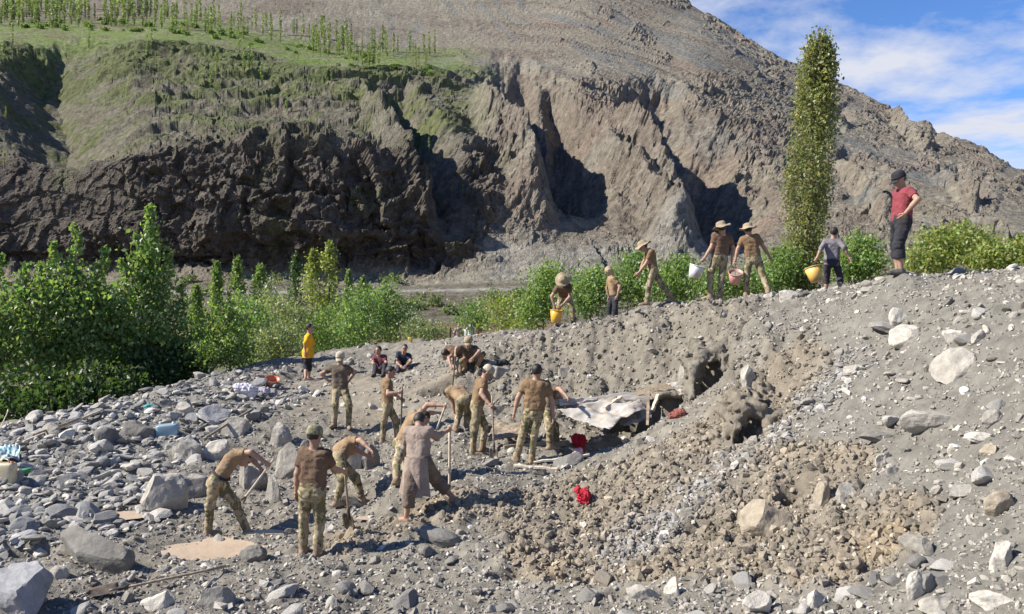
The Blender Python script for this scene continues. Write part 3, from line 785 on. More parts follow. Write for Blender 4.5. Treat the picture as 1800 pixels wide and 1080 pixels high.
# ------------------------------------------------------------------ stones
def ico(sub):
    t = (1 + 5 ** 0.5) / 2
    v = [(-1,t,0),(1,t,0),(-1,-t,0),(1,-t,0),(0,-1,t),(0,1,t),(0,-1,-t),(0,1,-t),(t,0,-1),(t,0,1),(-t,0,-1),(-t,0,1)]
    f = [(0,11,5),(0,5,1),(0,1,7),(0,7,10),(0,10,11),(1,5,9),(5,11,4),(11,10,2),(10,7,6),(7,1,8),(3,9,4),(3,4,2),(3,2,6),(3,6,8),(3,8,9),(4,9,5),(2,4,11),(6,2,10),(8,6,7),(9,8,1)]
    v = [norm(x) for x in v]
    for _ in range(sub):
        mid = {}; nf = []
        def m(a, b):
            k = (min(a, b), max(a, b))
            if k not in mid: mid[k] = len(v); v.append(norm(v[a] + v[b]))
            return mid[k]
        for a, b, c in f:
            x, y, z = m(a, b), m(b, c), m(c, a); nf += [(a, x, z), (b, y, x), (c, z, y), (x, y, z)]
        f = nf
    return np.array(v), np.array(f)
ICO = {k: ico(k) for k in (0, 1, 2, 3)}
ICO[-1] = (np.array([(x, y, z) for x in (-1, 1) for y in (-1, 1) for z in (-1, 1)]) * 0.62,
           np.array([(0,1,3),(0,3,2),(4,6,7),(4,7,5),(0,4,5),(0,5,1),(2,3,7),(2,7,6),(0,2,6),(0,6,4),(1,5,7),(1,7,3)]))

def rock_shape(sub, seed, cuts=10, rough=0.06, round_=0.0):
    """a stone: a ball trimmed by random planes, so that it has faces and edges"""
    r = np.random.default_rng(seed); v, f = ICO[sub]; v = v.copy()
    for _ in range(cuts):
        n = norm(r.normal(size=3)); h = r.uniform(0.52, 0.86) + round_
        d = v @ n; k = d > h
        v[k] -= np.outer(d[k] - h, n)
    if sub == -1: v = v + r.uniform(-0.32, 0.32, v.shape)
    if rough:
        v *= 1 + rough * fbm(v * 2.2 + seed, 3, seed=seed)[:, None] * 1.6
    v /= np.abs(v).max(0)
    return v, f

def rot_mat(ax, ay, az):
    cx, sx, cy, sy, cz, sz = np.cos(ax), np.sin(ax), np.cos(ay), np.sin(ay), np.cos(az), np.sin(az)
    return np.stack([np.stack([cy*cz, sx*sy*cz - cx*sz, cx*sy*cz + sx*sz], -1), np.stack([cy*sz, sx*sy*sz + cx*cz, cx*sy*sz - sx*cz], -1), np.stack([-sy, sx*cy, cx*cy], -1)], -2)

M_stone = mat_vcol("slate_stone", nscale=9.0, namp=0.28, bump=0.7, bscale=22, bdist=0.02, rough=0.88, spec=0.25, fine=(110, 0.5, 0.004))

def scree(name, pos, size, seed, sub, nproto, tint, flat=(0.35, 0.8), tilt=0.5, col_of=None):
    """many stones as one mesh"""
    r = np.random.default_rng(seed); n = len(pos)
    protos = [rock_shape(sub, seed * 31 + k, cuts=0 if sub == -1 else 9, rough=0.10 if sub > 0 else 0.15) for k in range(nproto)]
    kind = r.integers(0, nproto, n)
    sc = size[:, None] * np.stack([r.uniform(0.75, 1.35, n), r.uniform(0.6, 1.0, n), r.uniform(flat[0], flat[1], n)], -1)
    R = rot_mat(r.normal(0, tilt, n), r.normal(0, tilt, n), r.uniform(0, 6.28, n))
    V, Fc, Cc, off = [], [], [], 0
    for k in range(nproto):
        i = np.where(kind == k)[0]
        if not len(i): continue
        pv, pf = protos[k]
        v = np.einsum('nij,nvj->nvi', R[i], pv[None] * sc[i][:, None]) + pos[i][:, None]
        nv = pv.shape[0]
        V.append(v.reshape(-1, 3)); Fc.append((pf[None] + (np.arange(len(i)) * nv)[:, None, None] + off).reshape(-1, 3))
        Cc.append(np.repeat(tint[i], nv, axis=0)); off += len(i) * nv
    o = mobj(name, np.vstack(V), np.vstack(Fc), M_stone, col=np.vstack(Cc), smooth=False)
    return o

def stone_tint(x, y, r):
    """grey slate, paler and browner in the dug earth"""
    n = len(x); br = samp(brown, x, y); sl = samp(slate, x, y)
    c = np.array([0.262, 0.250, 0.228]) * np.ones((n, 1))
    c = c + (np.array([0.30, 0.255, 0.195]) - c) * (0.8 * br)[:, None]
    c = c + (np.array([0.262, 0.262, 0.258]) - c) * (0.7 * sl)[:, None]
    g = np.exp(r.normal(0.0, 0.26, n)); c = c * g[:, None]
    pale = r.random(n) < 0.13; c[pale] = np.array([0.44, 0.42, 0.385]) * np.exp(r.normal(0, 0.15, pale.sum()))[:, None]
    c = c * np.array([1.03, 1.0, 0.945])
    st = samp(streak, x, y); c = c + (np.array([0.25, 0.248, 0.245]) * g[:, None] - c) * (0.6 * st)[:, None]
    return np.clip(c, 0.05, 0.55)

def samp(A, x, y):
    i = np.clip(np.searchsorted(gx, x) - 1, 0, len(gx) - 2); j = np.clip(np.searchsorted(gy, y) - 1, 0, len(gy) - 2)
    return A[j, i]

pool_m = np.zeros(GX.shape)
for x_, y_, z_, a_, b_ in pool_z:
    pool_m = np.maximum(pool_m, 1 - sstep(0.7, 1.2, ((GX - x_) / a_) ** 2 + ((GY - y_) / b_) ** 2))

def scatter(n, y0, y1, seed, power=1.0):
    """random spots on the fan, thinning with distance"""
    r = np.random.default_rng(seed); out = []
    while sum(map(len, out)) < n:
        y = y0 * (y1 / y0) ** r.random(n) if power == 0 else y0 + (y1 - y0) * r.random(n) ** power
        x = r.uniform(-0.70, 0.70, n) * y + r.normal(0, 0.4, n)
        k = (samp(path, x, y) < r.uniform(0.3, 1.3, n)) & (samp(pool_m, x, y) < r.uniform(0.1, 1.25, n)) & (samp(inner, x, y) > 0.8)
        # nothing heaped where people stand
        out.append(np.stack([x[k], y[k]], -1))
    return np.vstack(out)[:n]
def clear_feet(p, rad=0.16):
    d = np.min(np.stack([np.hypot(p[:, 0] - f[0], p[:, 1] - f[1]) for f in FEET]), 0)
    return d > rad

SHAPES = [rock_shape(2, 700 + k, cuts=11, rough=0.07) for k in range(16)]
def rock_thing(name, px, py, w, h, seed, tint, label, group=None, cat='rock', long=1.0, yaw=None, sub=3, sink=0.6, cuts=11, lean=0.0, round_=0.0):
    """a boulder whose middle shows at (px, py), w x h photo pixels"""
    if px > 1100: h = h * 0.82
    q = hit(px, py + h * 0.45); d = q[1]
    ww = w / F * d; hh = h / F * d
    v, f = rock_shape(sub, seed, cuts=cuts, rough=0.08, round_=round_)
    r = np.random.default_rng(seed)
    a = r.uniform(-0.5, 0.5) if yaw is None else yaw
    v = v * np.array([ww / 2, ww / 2 * r.uniform(0.6, 0.9) * long, hh * (0.5 + sink * 0.5)])
    v = v @ rot_mat(lean * 0.3, lean, a).T
    z = float(gz(q[0], q[1])) if True else q[2]
    base = np.array([q[0], q[1] + ww * 0.25, q[2] + hh * (0.5 - sink * 0.5) - 0.0])
    v = v * (1 + 0.05 * fbm(v * 6 / max(ww, 0.2) + seed, 3, seed=seed)[:, None])
    tn = np.array(tint) * WARM * (1 + 0.10 * fbm(v * 3 / max(ww, 0.2), 2, seed=seed + 1)[:, None])
    me = mesh_data(name, v, f, M_stone, smooth=False, col=tn)
    o = bpy.data.objects.new(name, me); o.location = base; link(o)
    return tag(o, label, cat, group)

WARM = np.array([1.03, 1.0, 0.95])
G_, P_, W_, T_, D_, B_ = (0.265,0.252,0.228), (0.34,0.325,0.295), (0.45,0.43,0.39), (0.30,0.262,0.208), (0.17,0.165,0.155), (0.255,0.262,0.28)
BOULDERS = [
 (273,868,92,74,P_,"big pale angular boulder left of the man swinging the pick",1.0),
 (335,853,64,52,G_,"rounded grey boulder touching the heel side of the pick man",1.0),
 (140,975,185,58,D_,"long dark flat-topped boulder half buried left of the mud puddle",0.6),
 (20,1045,115,80,B_,"bluish grey boulder in the bottom left corner",1.0),
 (620,797,48,72,P_,"pale upright slab beside the bent man behind the camouflage cap",0.7),
 (652,798,36,62,D_,"dark upright slab between the bent man and the man with the pole",0.7),
 (505,812,58,66,G_,"steep grey boulder left of the man with the camouflage cap",0.8),
 (478,855,38,66,P_,"tall wedge-shaped slab with a pale face at the end of the pick handle",0.6),
 (437,838,58,52,G_,"grey rounded boulder in front of the pick man's chest",0.9),
 (486,768,52,40,P_,"pale block above the pick man on the rubble edge",0.9),
 (372,790,66,46,W_,"whitish boulder just behind the pick man's back",0.9),
 (322,786,66,40,P_,"pale sloping boulder uphill of the big pale angular boulder",0.9),
 (405,752,78,34,P_,"broad pale slab under the lying stick",0.8),
 (228,758,76,30,D_,"dark flat slab near the blue cloth",0.7),
 (180,768,44,28,D_,"dark squared block beside the dark flat slab",0.8),
 (80,760,60,24,G_,"grey slab under the long poles by the trees",0.7),
 (170,785,50,20,P_,"pale oblong stone on the slate slope below the dark slabs",0.7),
 (370,730,60,30,B_,"bluish boulder below the white sack",0.9),
 (320,720,44,22,P_,"pale stone between teal cloth and white sack",0.9),
 (540,792,34,34,D_,"dark stone behind the left shoulder of the camouflage cap man",0.9),
 (270,1062,62,34,W_,"white elongated stone beside the lying shovel's handle",0.6),
 (375,1055,70,40,G_,"grey stone at the bottom edge right of the lying shovel",0.8),
 (440,975,60,34,D_,"dark stone at the right rim of the large mud puddle",0.8),
 (100,1010,40,24,P_,"small pale stone between the bluish boulder and the lying shovel",0.8),
 (1603,588,64,36,W_,"pale flat slab on the upper slope below the man in maroon",0.8),
 (1582,556,34,34,W_,"small upright pale stone above the pale flat slab",0.8),
 (1690,640,80,60,P_,"large pale boulder high on the right slope",0.9),
 (1655,738,118,46,P_,"long flat pale boulder in the middle of the right slope",0.6),
 (1750,735,42,30,G_,"small dark-sided block right of the long flat boulder",0.9),
 (1735,770,64,16,W_,"thin white stone below the dark-sided block",0.5),
 (1748,790,38,24,T_,"round tan stone under the thin white stone",0.9),
 (1560,808,44,24,W_,"white slab pair's upper stone on the right slope",0.7),
 (1575,826,40,24,W_,"white slab pair's lower stone on the right slope",0.7),
 (1488,868,48,40,P_,"pale grey boulder right of the round brown one",0.9),
 (1452,872,44,52,T_,"round brown boulder above the tan earth slope",0.9),
 (1345,918,112,76,T_,"large mud-caked brown boulder in the dug slope",0.9),
 (1225,905,56,38,G_,"grey rock with a dark hollow beneath it",0.8),
 (1772,885,76,44,T_,"tan flat boulder at the right edge",0.8),
 (1617,1030,50,50,W_,"white boulder near the bottom right",0.9),
 (1772,980,52,54,W_,"white blocky boulder near the right edge",0.9),
 (1622,958,66,48,G_,"grey boulder above the white one near the bottom right",0.9),
 (1332,1062,54,42,W_,"white rounded boulder at the bottom edge below the brown slope",0.9),
 (1128,1050,70,34,P_,"pale slab at the bottom edge below the ochre earth",0.7),
 (1186,1036,36,44,W_,"upright whitish stone at the bottom centre",0.7),
 (1440,1058,44,34,W_,"white stone right of the white rounded boulder at the bottom edge",0.9),
 (1320,662,38,66,P_,"upright pale stone standing between the two dark hollows",0.7),
 (1208,660,44,54,G_,"grey boulder overhanging the upper dark hollow",0.9),
 (1276,762,40,50,T_,"mud-brown boulder leaning over the lower dark hollow",0.9),
 (1510,648,44,20,P_,"flat pale stone on the upper slope above the crevice",0.7),
 (1555,770,70,18,D_,"dark thin slab with a shadowed edge on the right slope",0.5),
 (1700,865,60,22,P_,"flat pale stone left of the tan boulder",0.6),
 (1660,1062,70,36,P_,"pale boulder at the bottom edge right of the white boulder",0.9),
 (1760,1060,80,30,W_,"white flat slab in the bottom right corner",0.6),
 (880,655,40,22,G_,"grey slab under the shovel of the crouching man's spot",0.8),
 (858,650,26,24,W_,"whitish block behind the pale-capped man",0.9),
 (990,655,28,26,G_,"grey stone in the bank above the metal sheets",0.9),
 (1390,520,38,22,W_,"white chunk on the crest between bucket carriers",0.8),
 (1680,590,40,22,W_,"pale stone above the large pale boulder",0.8),
 (1725,590,30,24,P_,"small pale block near the crest at right",0.8),
]
FIXED = []
for k, (px, py, w, h, tint, lab, lg) in enumerate(BOULDERS):
    o = rock_thing("boulder" if w > 45 else "stone", px, py, w, h, 1200 + k, tint, lab, long=lg)
    FIXED.append((o.location[0], o.location[1], w / F * o.location[1] / 2))

# scattered stones: the largest become single things, the rest one mass
r_ = np.random.default_rng(5)
pts = scatter(5000, 5.2, 27, 51, 0)
pts = pts[clear_feet(pts, 0.2)]
for fx, fy, fr in FIXED:
    pts = pts[np.hypot(pts[:, 0] - fx, pts[:, 1] - fy) > fr * 0.9]
sz = 0.024 * np.exp(np.abs(r_.normal(0, 0.62, len(pts)))) * (0.75 + 0.035 * pts[:, 1])
sz *= 1 + 0.55 * samp(slate, pts[:, 0], pts[:, 1]) - 0.35 * samp(brown, pts[:, 0], pts[:, 1])
sz = np.minimum(sz, 0.22)
pz = gz(pts[:, 0], pts[:, 1]); P3 = np.c_[pts, pz + sz * 0.12]
tint = stone_tint(pts[:, 0], pts[:, 1], r_)
seen = sz / pts[:, 1] * (np.abs(pts[:, 0] / pts[:, 1]) < 0.64)
order = np.argsort(-seen)
big = order[:200]; rest = order[200:]
scree("rubble_stones", P3[rest], sz[rest], 7, 1, 14, tint[rest])
tag(bpy.data.objects["rubble_stones"], "broken slate stones strewn over the debris fan", None, None, 'stuff')
ZL = [("grey angular stone on the slate slope below the trees", "stones on the slate slope"),
      ("clay-smeared stone lying on the brown dug-over earth", "stones in the brown dug earth"),
      ("grey stone lying on the high slope right of the dug earth", "stones on the right-hand slope"),
      ("grey stone in the trampled rubble around the diggers", "stones around the diggers")]
LMK = [(PEOPLE['pick'], "the man with the pick"), (PEOPLE['cap_back'], "the camouflage cap man"), (PEOPLE['kameez'], "the man in the long taupe shirt"), (PEOPLE['broad'], "the broad bare-headed man"),
       (PEOPLE['hips'], "the man with hands on hips"), (PEOPLE['pole'], "the man with the upright pole"), (PEOPLE['pale_cap'], "the pale-capped man"), (PEOPLE['crouch'], "the crouching man"),
       (PEOPLE['yellow'], "the yellow-shirted man"), (PEOPLE['sit_red'], "the seated men"), (PEOPLE['maroon'], "the man in maroon"), (PEOPLE['white_bucket'], "the white bucket's carrier")]
LMK = [(900 + F * j['pel'][0] / j['pel'][1], HY + F * (ZC - min(j['anR'][2], j['anL'][2])) / j['pel'][1], n) for j, n in LMK]
LMK += [(1021, 790, "the bright red bundle"), (1025, 875, "the lone red cloth"), (1250, 665, "the upper dark hollow"), (1318, 765, "the lower dark hollow"), (1345, 918, "the mud-caked brown boulder"), (1690, 640, "the large pale boulder"),
        (1655, 738, "the long flat pale boulder"), (1772, 885, "the tan boulder at the right edge"), (1617, 1030, "the white boulder near the bottom right"), (1332, 1062, "the white rounded boulder at the bottom"), (1128, 1050, "the pale slab at the bottom"),
        (273, 868, "the big pale angular boulder"), (140, 975, "the long dark boulder"), (365, 968, "the large mud puddle"), (20, 1045, "the bluish corner boulder"), (270, 1040, "the lying shovel"), (430, 687, "the white sack"), (228, 758, "the dark flat slab"),
        (700, 1040, "the bottom edge below the camouflage cap man"), (900, 1020, "the ochre earth patch"), (1488, 868, "the round brown boulder")]
def stone_label(x, y, zl, tone):
    u, v = 900 + F * x / y, HY + F * (ZC - float(gz(x, y))) / y
    lx, ly, n = min(LMK, key=lambda l: (l[0] - u) ** 2 + (1.3 * (l[1] - v)) ** 2)
    du, dv = u - lx, 1.3 * (v - ly)
    side = ("right of" if du > 0 else "left of") if abs(du) > abs(dv) else ("below" if dv > 0 else "above")
    if n.startswith("the bottom edge"): side = "near"
    t = ("dark brown", "brown", "pale tan")[tone] if zl == 1 else ("dark grey", "grey", "pale grey")[tone]
    return f"{t} loose stone lying just {side} {n}", "loose stones near " + n[4:]
rock_meshes = {}
for i in big:
    x, y = pts[i]; ppx = 900 + F * x / y
    zl = 0 if samp(slate, x, y) > 0.4 else (1 if samp(brown, x, y) > 0.5 else (2 if ppx > 1250 else 3))
    k = int(r_.integers(0, 16)); tc_ = int(r_.integers(0, 3)); key = (zl, k, tc_)
    if key not in rock_meshes:
        base_c = [(0.255, 0.252, 0.245), (0.28, 0.242, 0.19), (0.30, 0.285, 0.26), (0.265, 0.252, 0.228)][zl]
        g = (0.78, 1.0, 1.45)[tc_]
        v, f = SHAPES[k]
        rock_meshes[key] = mesh_data("stone", v, f, M_stone, smooth=False, col=np.tile(np.array(base_c) * g, (len(v), 1)))
    o = bpy.data.objects.new("stone", rock_meshes[key])
    s = sz[i] * 1.15
    o.location = (x, y, pz[i] + s * 0.18); o.scale = (s * r_.uniform(0.9, 1.4), s * r_.uniform(0.7, 1.0), s * r_.uniform(0.4, 0.75))
    o.rotation_euler = (r_.normal(0, 0.3), r_.normal(0, 0.3), r_.uniform(0, 6.28))
    lb, gr = stone_label(x, y, zl, tc_); link(o); tag(o, lb, 'rock', gr)
# flat slates packed on the slope under the trees
fs = scatter(16000, 9, 24, 57, 0); fs = fs[(samp(slate, fs[:, 0], fs[:, 1]) > 0.5) & clear_feet(fs, 0.25)][:1500]
fz = 0.055 * np.exp(np.abs(r_.normal(0, 0.55, len(fs)))); fz = np.minimum(fz, 0.24)
scree("slate_slabs", np.c_[fs, gz(fs[:, 0], fs[:, 1]) + 0.25 * fz], fz, 15, 1, 14, stone_tint(fs[:, 0], fs[:, 1], r_), flat=(0.18, 0.5), tilt=0.35)
tag(bpy.data.objects["slate_slabs"], "flat grey slates packed over the slope below the trees", None, None, 'stuff')
# clods of dug earth and the band of chips
cl = scatter(60000, 6, 21, 59, 0); cw = np.maximum(samp(brown, cl[:, 0], cl[:, 1]), 0.9 * samp(bankz, cl[:, 0], cl[:, 1]))
cl = cl[(cw > 0.45) & clear_feet(cl, 0.2)][:5200]; cz = np.minimum(0.019 * np.exp(np.abs(r_.normal(0, 0.65, len(cl)))), 0.075)
ct = samp(GC, cl[:, 0], cl[:, 1]) * np.exp(r_.normal(0.02, 0.16, len(cl)))[:, None]
scree("earth_clods", np.c_[cl, gz(cl[:, 0], cl[:, 1]) + 0.25 * cz], cz, 21, 0, 16, ct, flat=(0.6, 0.95), tilt=0.9)
tag(bpy.data.objects["earth_clods"], "crumbled clods of brown earth on the dug slope", None, None, 'stuff')
cb = scatter(60000, 9, 13, 60, 0); cb = cb[samp(streak, cb[:, 0], cb[:, 1]) > r_.uniform(0.2, 0.9, len(cb))][:1500]; cbz = 0.022 * np.exp(np.abs(r_.normal(0, 0.5, len(cb))))
scree("slate_chips", np.c_[cb, gz(cb[:, 0], cb[:, 1]) + 0.2 * cbz], cbz, 23, 0, 14, stone_tint(cb[:, 0], cb[:, 1], r_), flat=(0.3, 0.7))
tag(bpy.data.objects["slate_chips"], "band of blue-grey slate chips crossing the brown slope", None, None, 'stuff')
# gravel and clods
g1 = scatter(40000, 4.8, 24, 52, 0)
g1 = g1[clear_feet(g1, 0.1)]
gs = 0.0105 * np.exp(np.abs(r_.normal(0, 0.5, len(g1)))) * (0.55 + 0.065 * g1[:, 1])
tint = stone_tint(g1[:, 0], g1[:, 1], r_)
scree("gravel", np.c_[g1, gz(g1[:, 0], g1[:, 1]) + gs * 0.15], gs, 9, -1, 24, tint, flat=(0.45, 0.95))
tag(bpy.data.objects["gravel"], "small stones and clods covering the debris fan", None, None, 'stuff')
# ------------------------------------------------------------------ people
def surface_nets(Fd, org, h):
    s = Fd < 0
    c = [s[i:s.shape[0]-1+i, j:s.shape[1]-1+j, k:s.shape[2]-1+k] for i in (0, 1) for j in (0, 1) for k in (0, 1)]
    cnt = sum(x.astype(np.int8) for x in c)
    act = np.argwhere((cnt > 0) & (cnt < 8))
    if not len(act): return np.zeros((0, 3)), np.zeros((0, 4), int)
    idm = np.full(cnt.shape, -1, np.int32); idm[tuple(act.T)] = np.arange(len(act))
    offs = np.array([(i, j, k) for i in (0, 1) for j in (0, 1) for k in (0, 1)])
    val = np.stack([Fd[tuple((act + o).T)] for o in offs], -1)
    acc = np.zeros((len(act), 3)); num = np.zeros(len(act))
    for a in range(8):
        for b in range(a + 1, 8):
            if np.abs(offs[a] - offs[b]).sum() != 1: continue
            va, vb = val[:, a], val[:, b]; m = (va < 0) != (vb < 0)
            t = np.where(m, va / np.where(m, va - vb, 1), 0)
            acc += np.where(m[:, None], offs[a] + t[:, None] * (offs[b] - offs[a]), 0); num += m
    V = org + h * (act + acc / num[:, None])
    Q = []
    nx, ny, nz = Fd.shape
    for axis in range(3):
        lo = [slice(1, n - 1) for n in Fd.shape]; hi = list(lo)
        lo[axis] = slice(0, Fd.shape[axis] - 1); hi[axis] = slice(1, Fd.shape[axis])
        e0, e1 = s[tuple(lo)], s[tuple(hi)]
        u, w = [(1, 2), (2, 0), (0, 1)][axis]
        for sign, sel in ((1, e0 & ~e1), (-1, ~e0 & e1)):
            p = np.argwhere(sel)
            if not len(p): continue
            for t in range(3):
                if t != axis: p[:, t] += 1
            def cell(du, dw):
                q = p.copy(); q[:, u] -= du; q[:, w] -= dw
                return idm[tuple(q.T)]
            q = np.stack([cell(1, 1), cell(0, 1), cell(0, 0), cell(1, 0)], -1)
            Q.append(q if sign > 0 else q[:, ::-1])
    Q = np.vstack(Q) if Q else np.zeros((0, 4), int)
    return V, Q[(Q >= 0).all(1)]

class Field:
    """a soft union of tapered limbs and ellipsoids, meshed as one skin"""
    def __init__(self, h): self.h = h; self.p = []; self.cuts = []; self.subs = []; self.noise = None
    def cone(self, a, b, ra, rb, k=0.03): self.p.append(('c', np.array(a, float), np.array(b, float), ra, rb, k)); return self
    def ell(self, c, R, rad, k=0.03): self.p.append(('e', np.array(c, float), np.array(R, float), np.array(rad, float), 0, k)); return self
    def build(self):
        h = self.h; los, his = [], []
        for p in self.p:
            if p[0] == 'c':
                r = max(p[3], p[4]); los.append(np.minimum(p[1], p[2]) - r); his.append(np.maximum(p[1], p[2]) + r)
            else: los.append(p[1] - p[3].max()); his.append(p[1] + p[3].max())
        lo = np.min(los, 0) - 3 * h; hi = np.max(his, 0) + 3 * h
        n = np.ceil((hi - lo) / h).astype(int) + 1
        Fd = np.full(n, 1.0, np.float32)
        ax = [lo[i] + h * np.arange(n[i]) for i in range(3)]
        def sub(l, u):
            i0 = np.maximum(0, np.floor((l - lo) / h).astype(int)); i1 = np.minimum(n, np.ceil((u - lo) / h).astype(int) + 1)
            sl = tuple(slice(a, b) for a, b in zip(i0, i1))
            g = np.stack(np.meshgrid(*[ax[i][sl[i]] for i in range(3)], indexing='ij'), -1)
            return sl, g
        for p, l, u in zip(self.p, los, his):
            m = 0.05
            sl, g = sub(l - m, u + m)
            if p[0] == 'c':
                ba = p[2] - p[1]; t = np.clip(((g - p[1]) @ ba) / (ba @ ba + 1e-12), 0, 1)
                d = np.linalg.norm(g - p[1] - t[..., None] * ba, axis=-1) - (p[3] + (p[4] - p[3]) * t)
            else:
                q = (g - p[1]) @ p[2].T
                k0 = np.linalg.norm(q / p[3], axis=-1); k1 = np.linalg.norm(q / p[3] ** 2, axis=-1)
                d = k0 * (k0 - 1) / (k1 + 1e-9)
            k = p[5]; cur = Fd[sl]
            hh = np.clip(0.5 + 0.5 * (cur - d) / k, 0, 1)
            Fd[sl] = cur + (d - cur) * hh - k * hh * (1 - hh)
        for kind, a, b, c in self.subs:      # carved spheres
            sl, g = sub(a - b - 0.02, a + b + 0.02)
            Fd[sl] = np.maximum(Fd[sl], b - np.linalg.norm(g - a, axis=-1))
        if self.noise:
            amp, scl, seed = self.noise
            k = np.argwhere(np.abs(Fd) < 0.05)
            P = lo + h * k
            Fd[tuple(k.T)] += amp * fbm(P * np.array(scl), 3, seed=seed, ridged=True)
        if self.cuts:
            g = np.stack(np.meshgrid(*ax, indexing='ij'), -1)
            for pt, nr, c, rad in self.cuts:     # flat hems: keep the side the normal points away from, near the point only
                dd = (g - pt) @ nr
                if rad: dd = np.where(np.linalg.norm(g - pt, axis=-1) < rad, dd, -1)
                Fd = np.maximum(Fd, dd)
        Fd[0], Fd[-1], Fd[:, 0], Fd[:, -1], Fd[:, :, 0], Fd[:, :, -1] = (1,) * 6
        return surface_nets(Fd, lo, h)

def frame(fw, up):
    fw = norm(fw); rt = norm(np.cross(fw, up)); up = np.cross(rt, fw)
    return np.array([rt, fw, up])

# hands: palm, four unequal fingers and a thumb; +Z to the fingertips, +Y out of the palm, thumb on +X
def hand_mesh(grip):
    f = Field(0.0078)
    f.cone((-0.020, 0, 0.022), (0.022, 0, 0.028), 0.018, 0.017, 0.012).cone((-0.026, 0, 0.07), (0.026, 0, 0.074), 0.013, 0.0135, 0.012)
    f.cone((0, 0, -0.03), (0, 0, 0.05), 0.024, 0.022, 0.015)
    f.cone((-0.014, 0, 0.03), (-0.016, 0, 0.07), 0.016, 0.014, 0.012).cone((0.014, 0, 0.03), (0.016, 0, 0.07), 0.016, 0.014, 0.012)
    Ls = [(0.029, 0.070), (0.010, 0.078), (-0.010, 0.073), (-0.029, 0.058)]
    bends = [1.25, 1.45, 1.1] if grip else [0.28, 0.45, 0.3]
    for i, (x, Lf) in enumerate(Ls):
        p = np.array([x, 0.0, 0.076]); a = 0.0
        for seg, (fr, r) in enumerate(((0.45, 0.0098), (0.32, 0.0090), (0.23, 0.0080))):
            a += bends[seg] * (1 + 0.07 * i)
            q = p + Lf * fr * np.array([0, math.sin(a), math.cos(a)])
            f.cone(p, q, r, r * 0.93, 0.005); p = q
    if grip:
        a, b, c = (0.026, 0.004, 0.030), (0.042, 0.030, 0.058), (0.020, 0.048, 0.070)
    else:
        a, b, c = (0.026, 0.002, 0.026), (0.050, 0.014, 0.056), (0.056, 0.024, 0.086)
    f.cone(a, b, 0.013, 0.011, 0.008).cone(b, c, 0.0105, 0.009, 0.005)
    return f.build()
HAND = {True: hand_mesh(True), False: hand_mesh(False)}

def lathe(profile, seg=28):
    """profile of (r, z) turned about Z"""
    t = np.linspace(0, 2 * np.pi, seg, endpoint=False)
    V = np.vstack([np.stack([r * np.cos(t), r * np.sin(t), np.full(seg, z)], -1) for r, z in profile])
    I = np.arange(len(profile) * seg).reshape(-1, seg); J2 = np.roll(I, -1, 1)
    return V, np.stack([I[:-1], J2[:-1], J2[1:], I[1:]], -1).reshape(-1, 4)

def tube(path_, r, seg=8, cap=True):
    """round bar along points; r one radius or one per point"""
    P = np.asarray(path_, float); n = len(P); r = np.broadcast_to(r, n)
    T = np.gradient(P, axis=0); T /= np.linalg.norm(T, axis=1, keepdims=True) + 1e-9
    ref = np.array([0, 0, 1.0]) if abs(T[0, 2]) < 0.9 else np.array([1.0, 0, 0])
    V = []
    for i in range(n):
        u = norm(np.cross(T[i], ref)); v = np.cross(T[i], u); ref = ref if abs(T[i] @ ref) < 0.95 else u
        t = np.linspace(0, 2 * np.pi, seg, endpoint=False)
        V.append(P[i] + r[i] * (np.outer(np.cos(t), u) + np.outer(np.sin(t), v)))
    V = np.vstack(V); I = np.arange(n * seg).reshape(n, seg); J2 = np.roll(I, -1, 1)
    Q = [np.stack([I[:-1], J2[:-1], J2[1:], I[1:]], -1).reshape(-1, 4)]
    if cap:
        k = len(V); V = np.vstack([V, P[0], P[-1]])
        tr = [[I[0, (j + 1) % seg], I[0, j], k] for j in range(seg)] + [[I[-1, j], I[-1, (j + 1) % seg], k + 1] for j in range(seg)]
        Q.append(np.array(tr))
    return V, Q

def mat_camo(name, cols, scale=9.0):
    m, nt, N, L, b = new_mat(name)
    tc = nd(N, 'ShaderNodeTexCoord'); mp = nd(N, 'ShaderNodeMapping'); mp.inputs['Scale'].default_value = (1, 1, 0.6)
    L.new(tc.outputs['Object'], mp.inputs['Vector'])
    cur = None
    for i, (c, sc, th) in enumerate(cols):
        if cur is None:
            rgb = nd(N, 'ShaderNodeRGB'); rgb.outputs[0].default_value = (*c, 1); cur = rgb.outputs[0]; continue
        n = nd(N, 'ShaderNodeTexNoise'); n.inputs['Scale'].default_value = scale * sc; n.inputs['Detail'].default_value = 3; n.inputs['Distortion'].default_value = 0.6
        n.noise_dimensions = '4D'; n.inputs['W'].default_value = i * 3.7
        L.new(mp.outputs[0], n.inputs['Vector'])
        r = nd(N, 'ShaderNodeValToRGB'); r.color_ramp.elements[0].position = th; r.color_ramp.elements[1].position = th + 0.03
        L.new(n.outputs['Fac'], r.inputs[0])
        mx = nd(N, 'ShaderNodeMix', data_type='RGBA'); L.new(r.outputs[0], mx.inputs['Factor']); L.new(cur, mx.inputs['A']); mx.inputs['B'].default_value = (*c, 1)
        cur = mx.outputs['Result']
    L.new(cur, b.inputs['Base Color']); b.inputs['Roughness'].default_value = 0.95; b.inputs['Specular IOR Level'].default_value = 0.1
    add_bump(nt, b, tc.outputs['Object'], 35, 0.5, 0.01)
    return m
def cloth(name, c, dirt=None, var=0.30): return mat_simple(name, c, rough=0.95, var=var, scale=5, bump=0.8, bscale=17, bdist=0.028, dirt=dirt)
DUST = (0.33, 0.255, 0.18)
M_skin = mat_simple("skin", (0.35, 0.205, 0.140), rough=0.6, var=0.15, scale=9, dirt=(0.36, 0.235, 0.165))
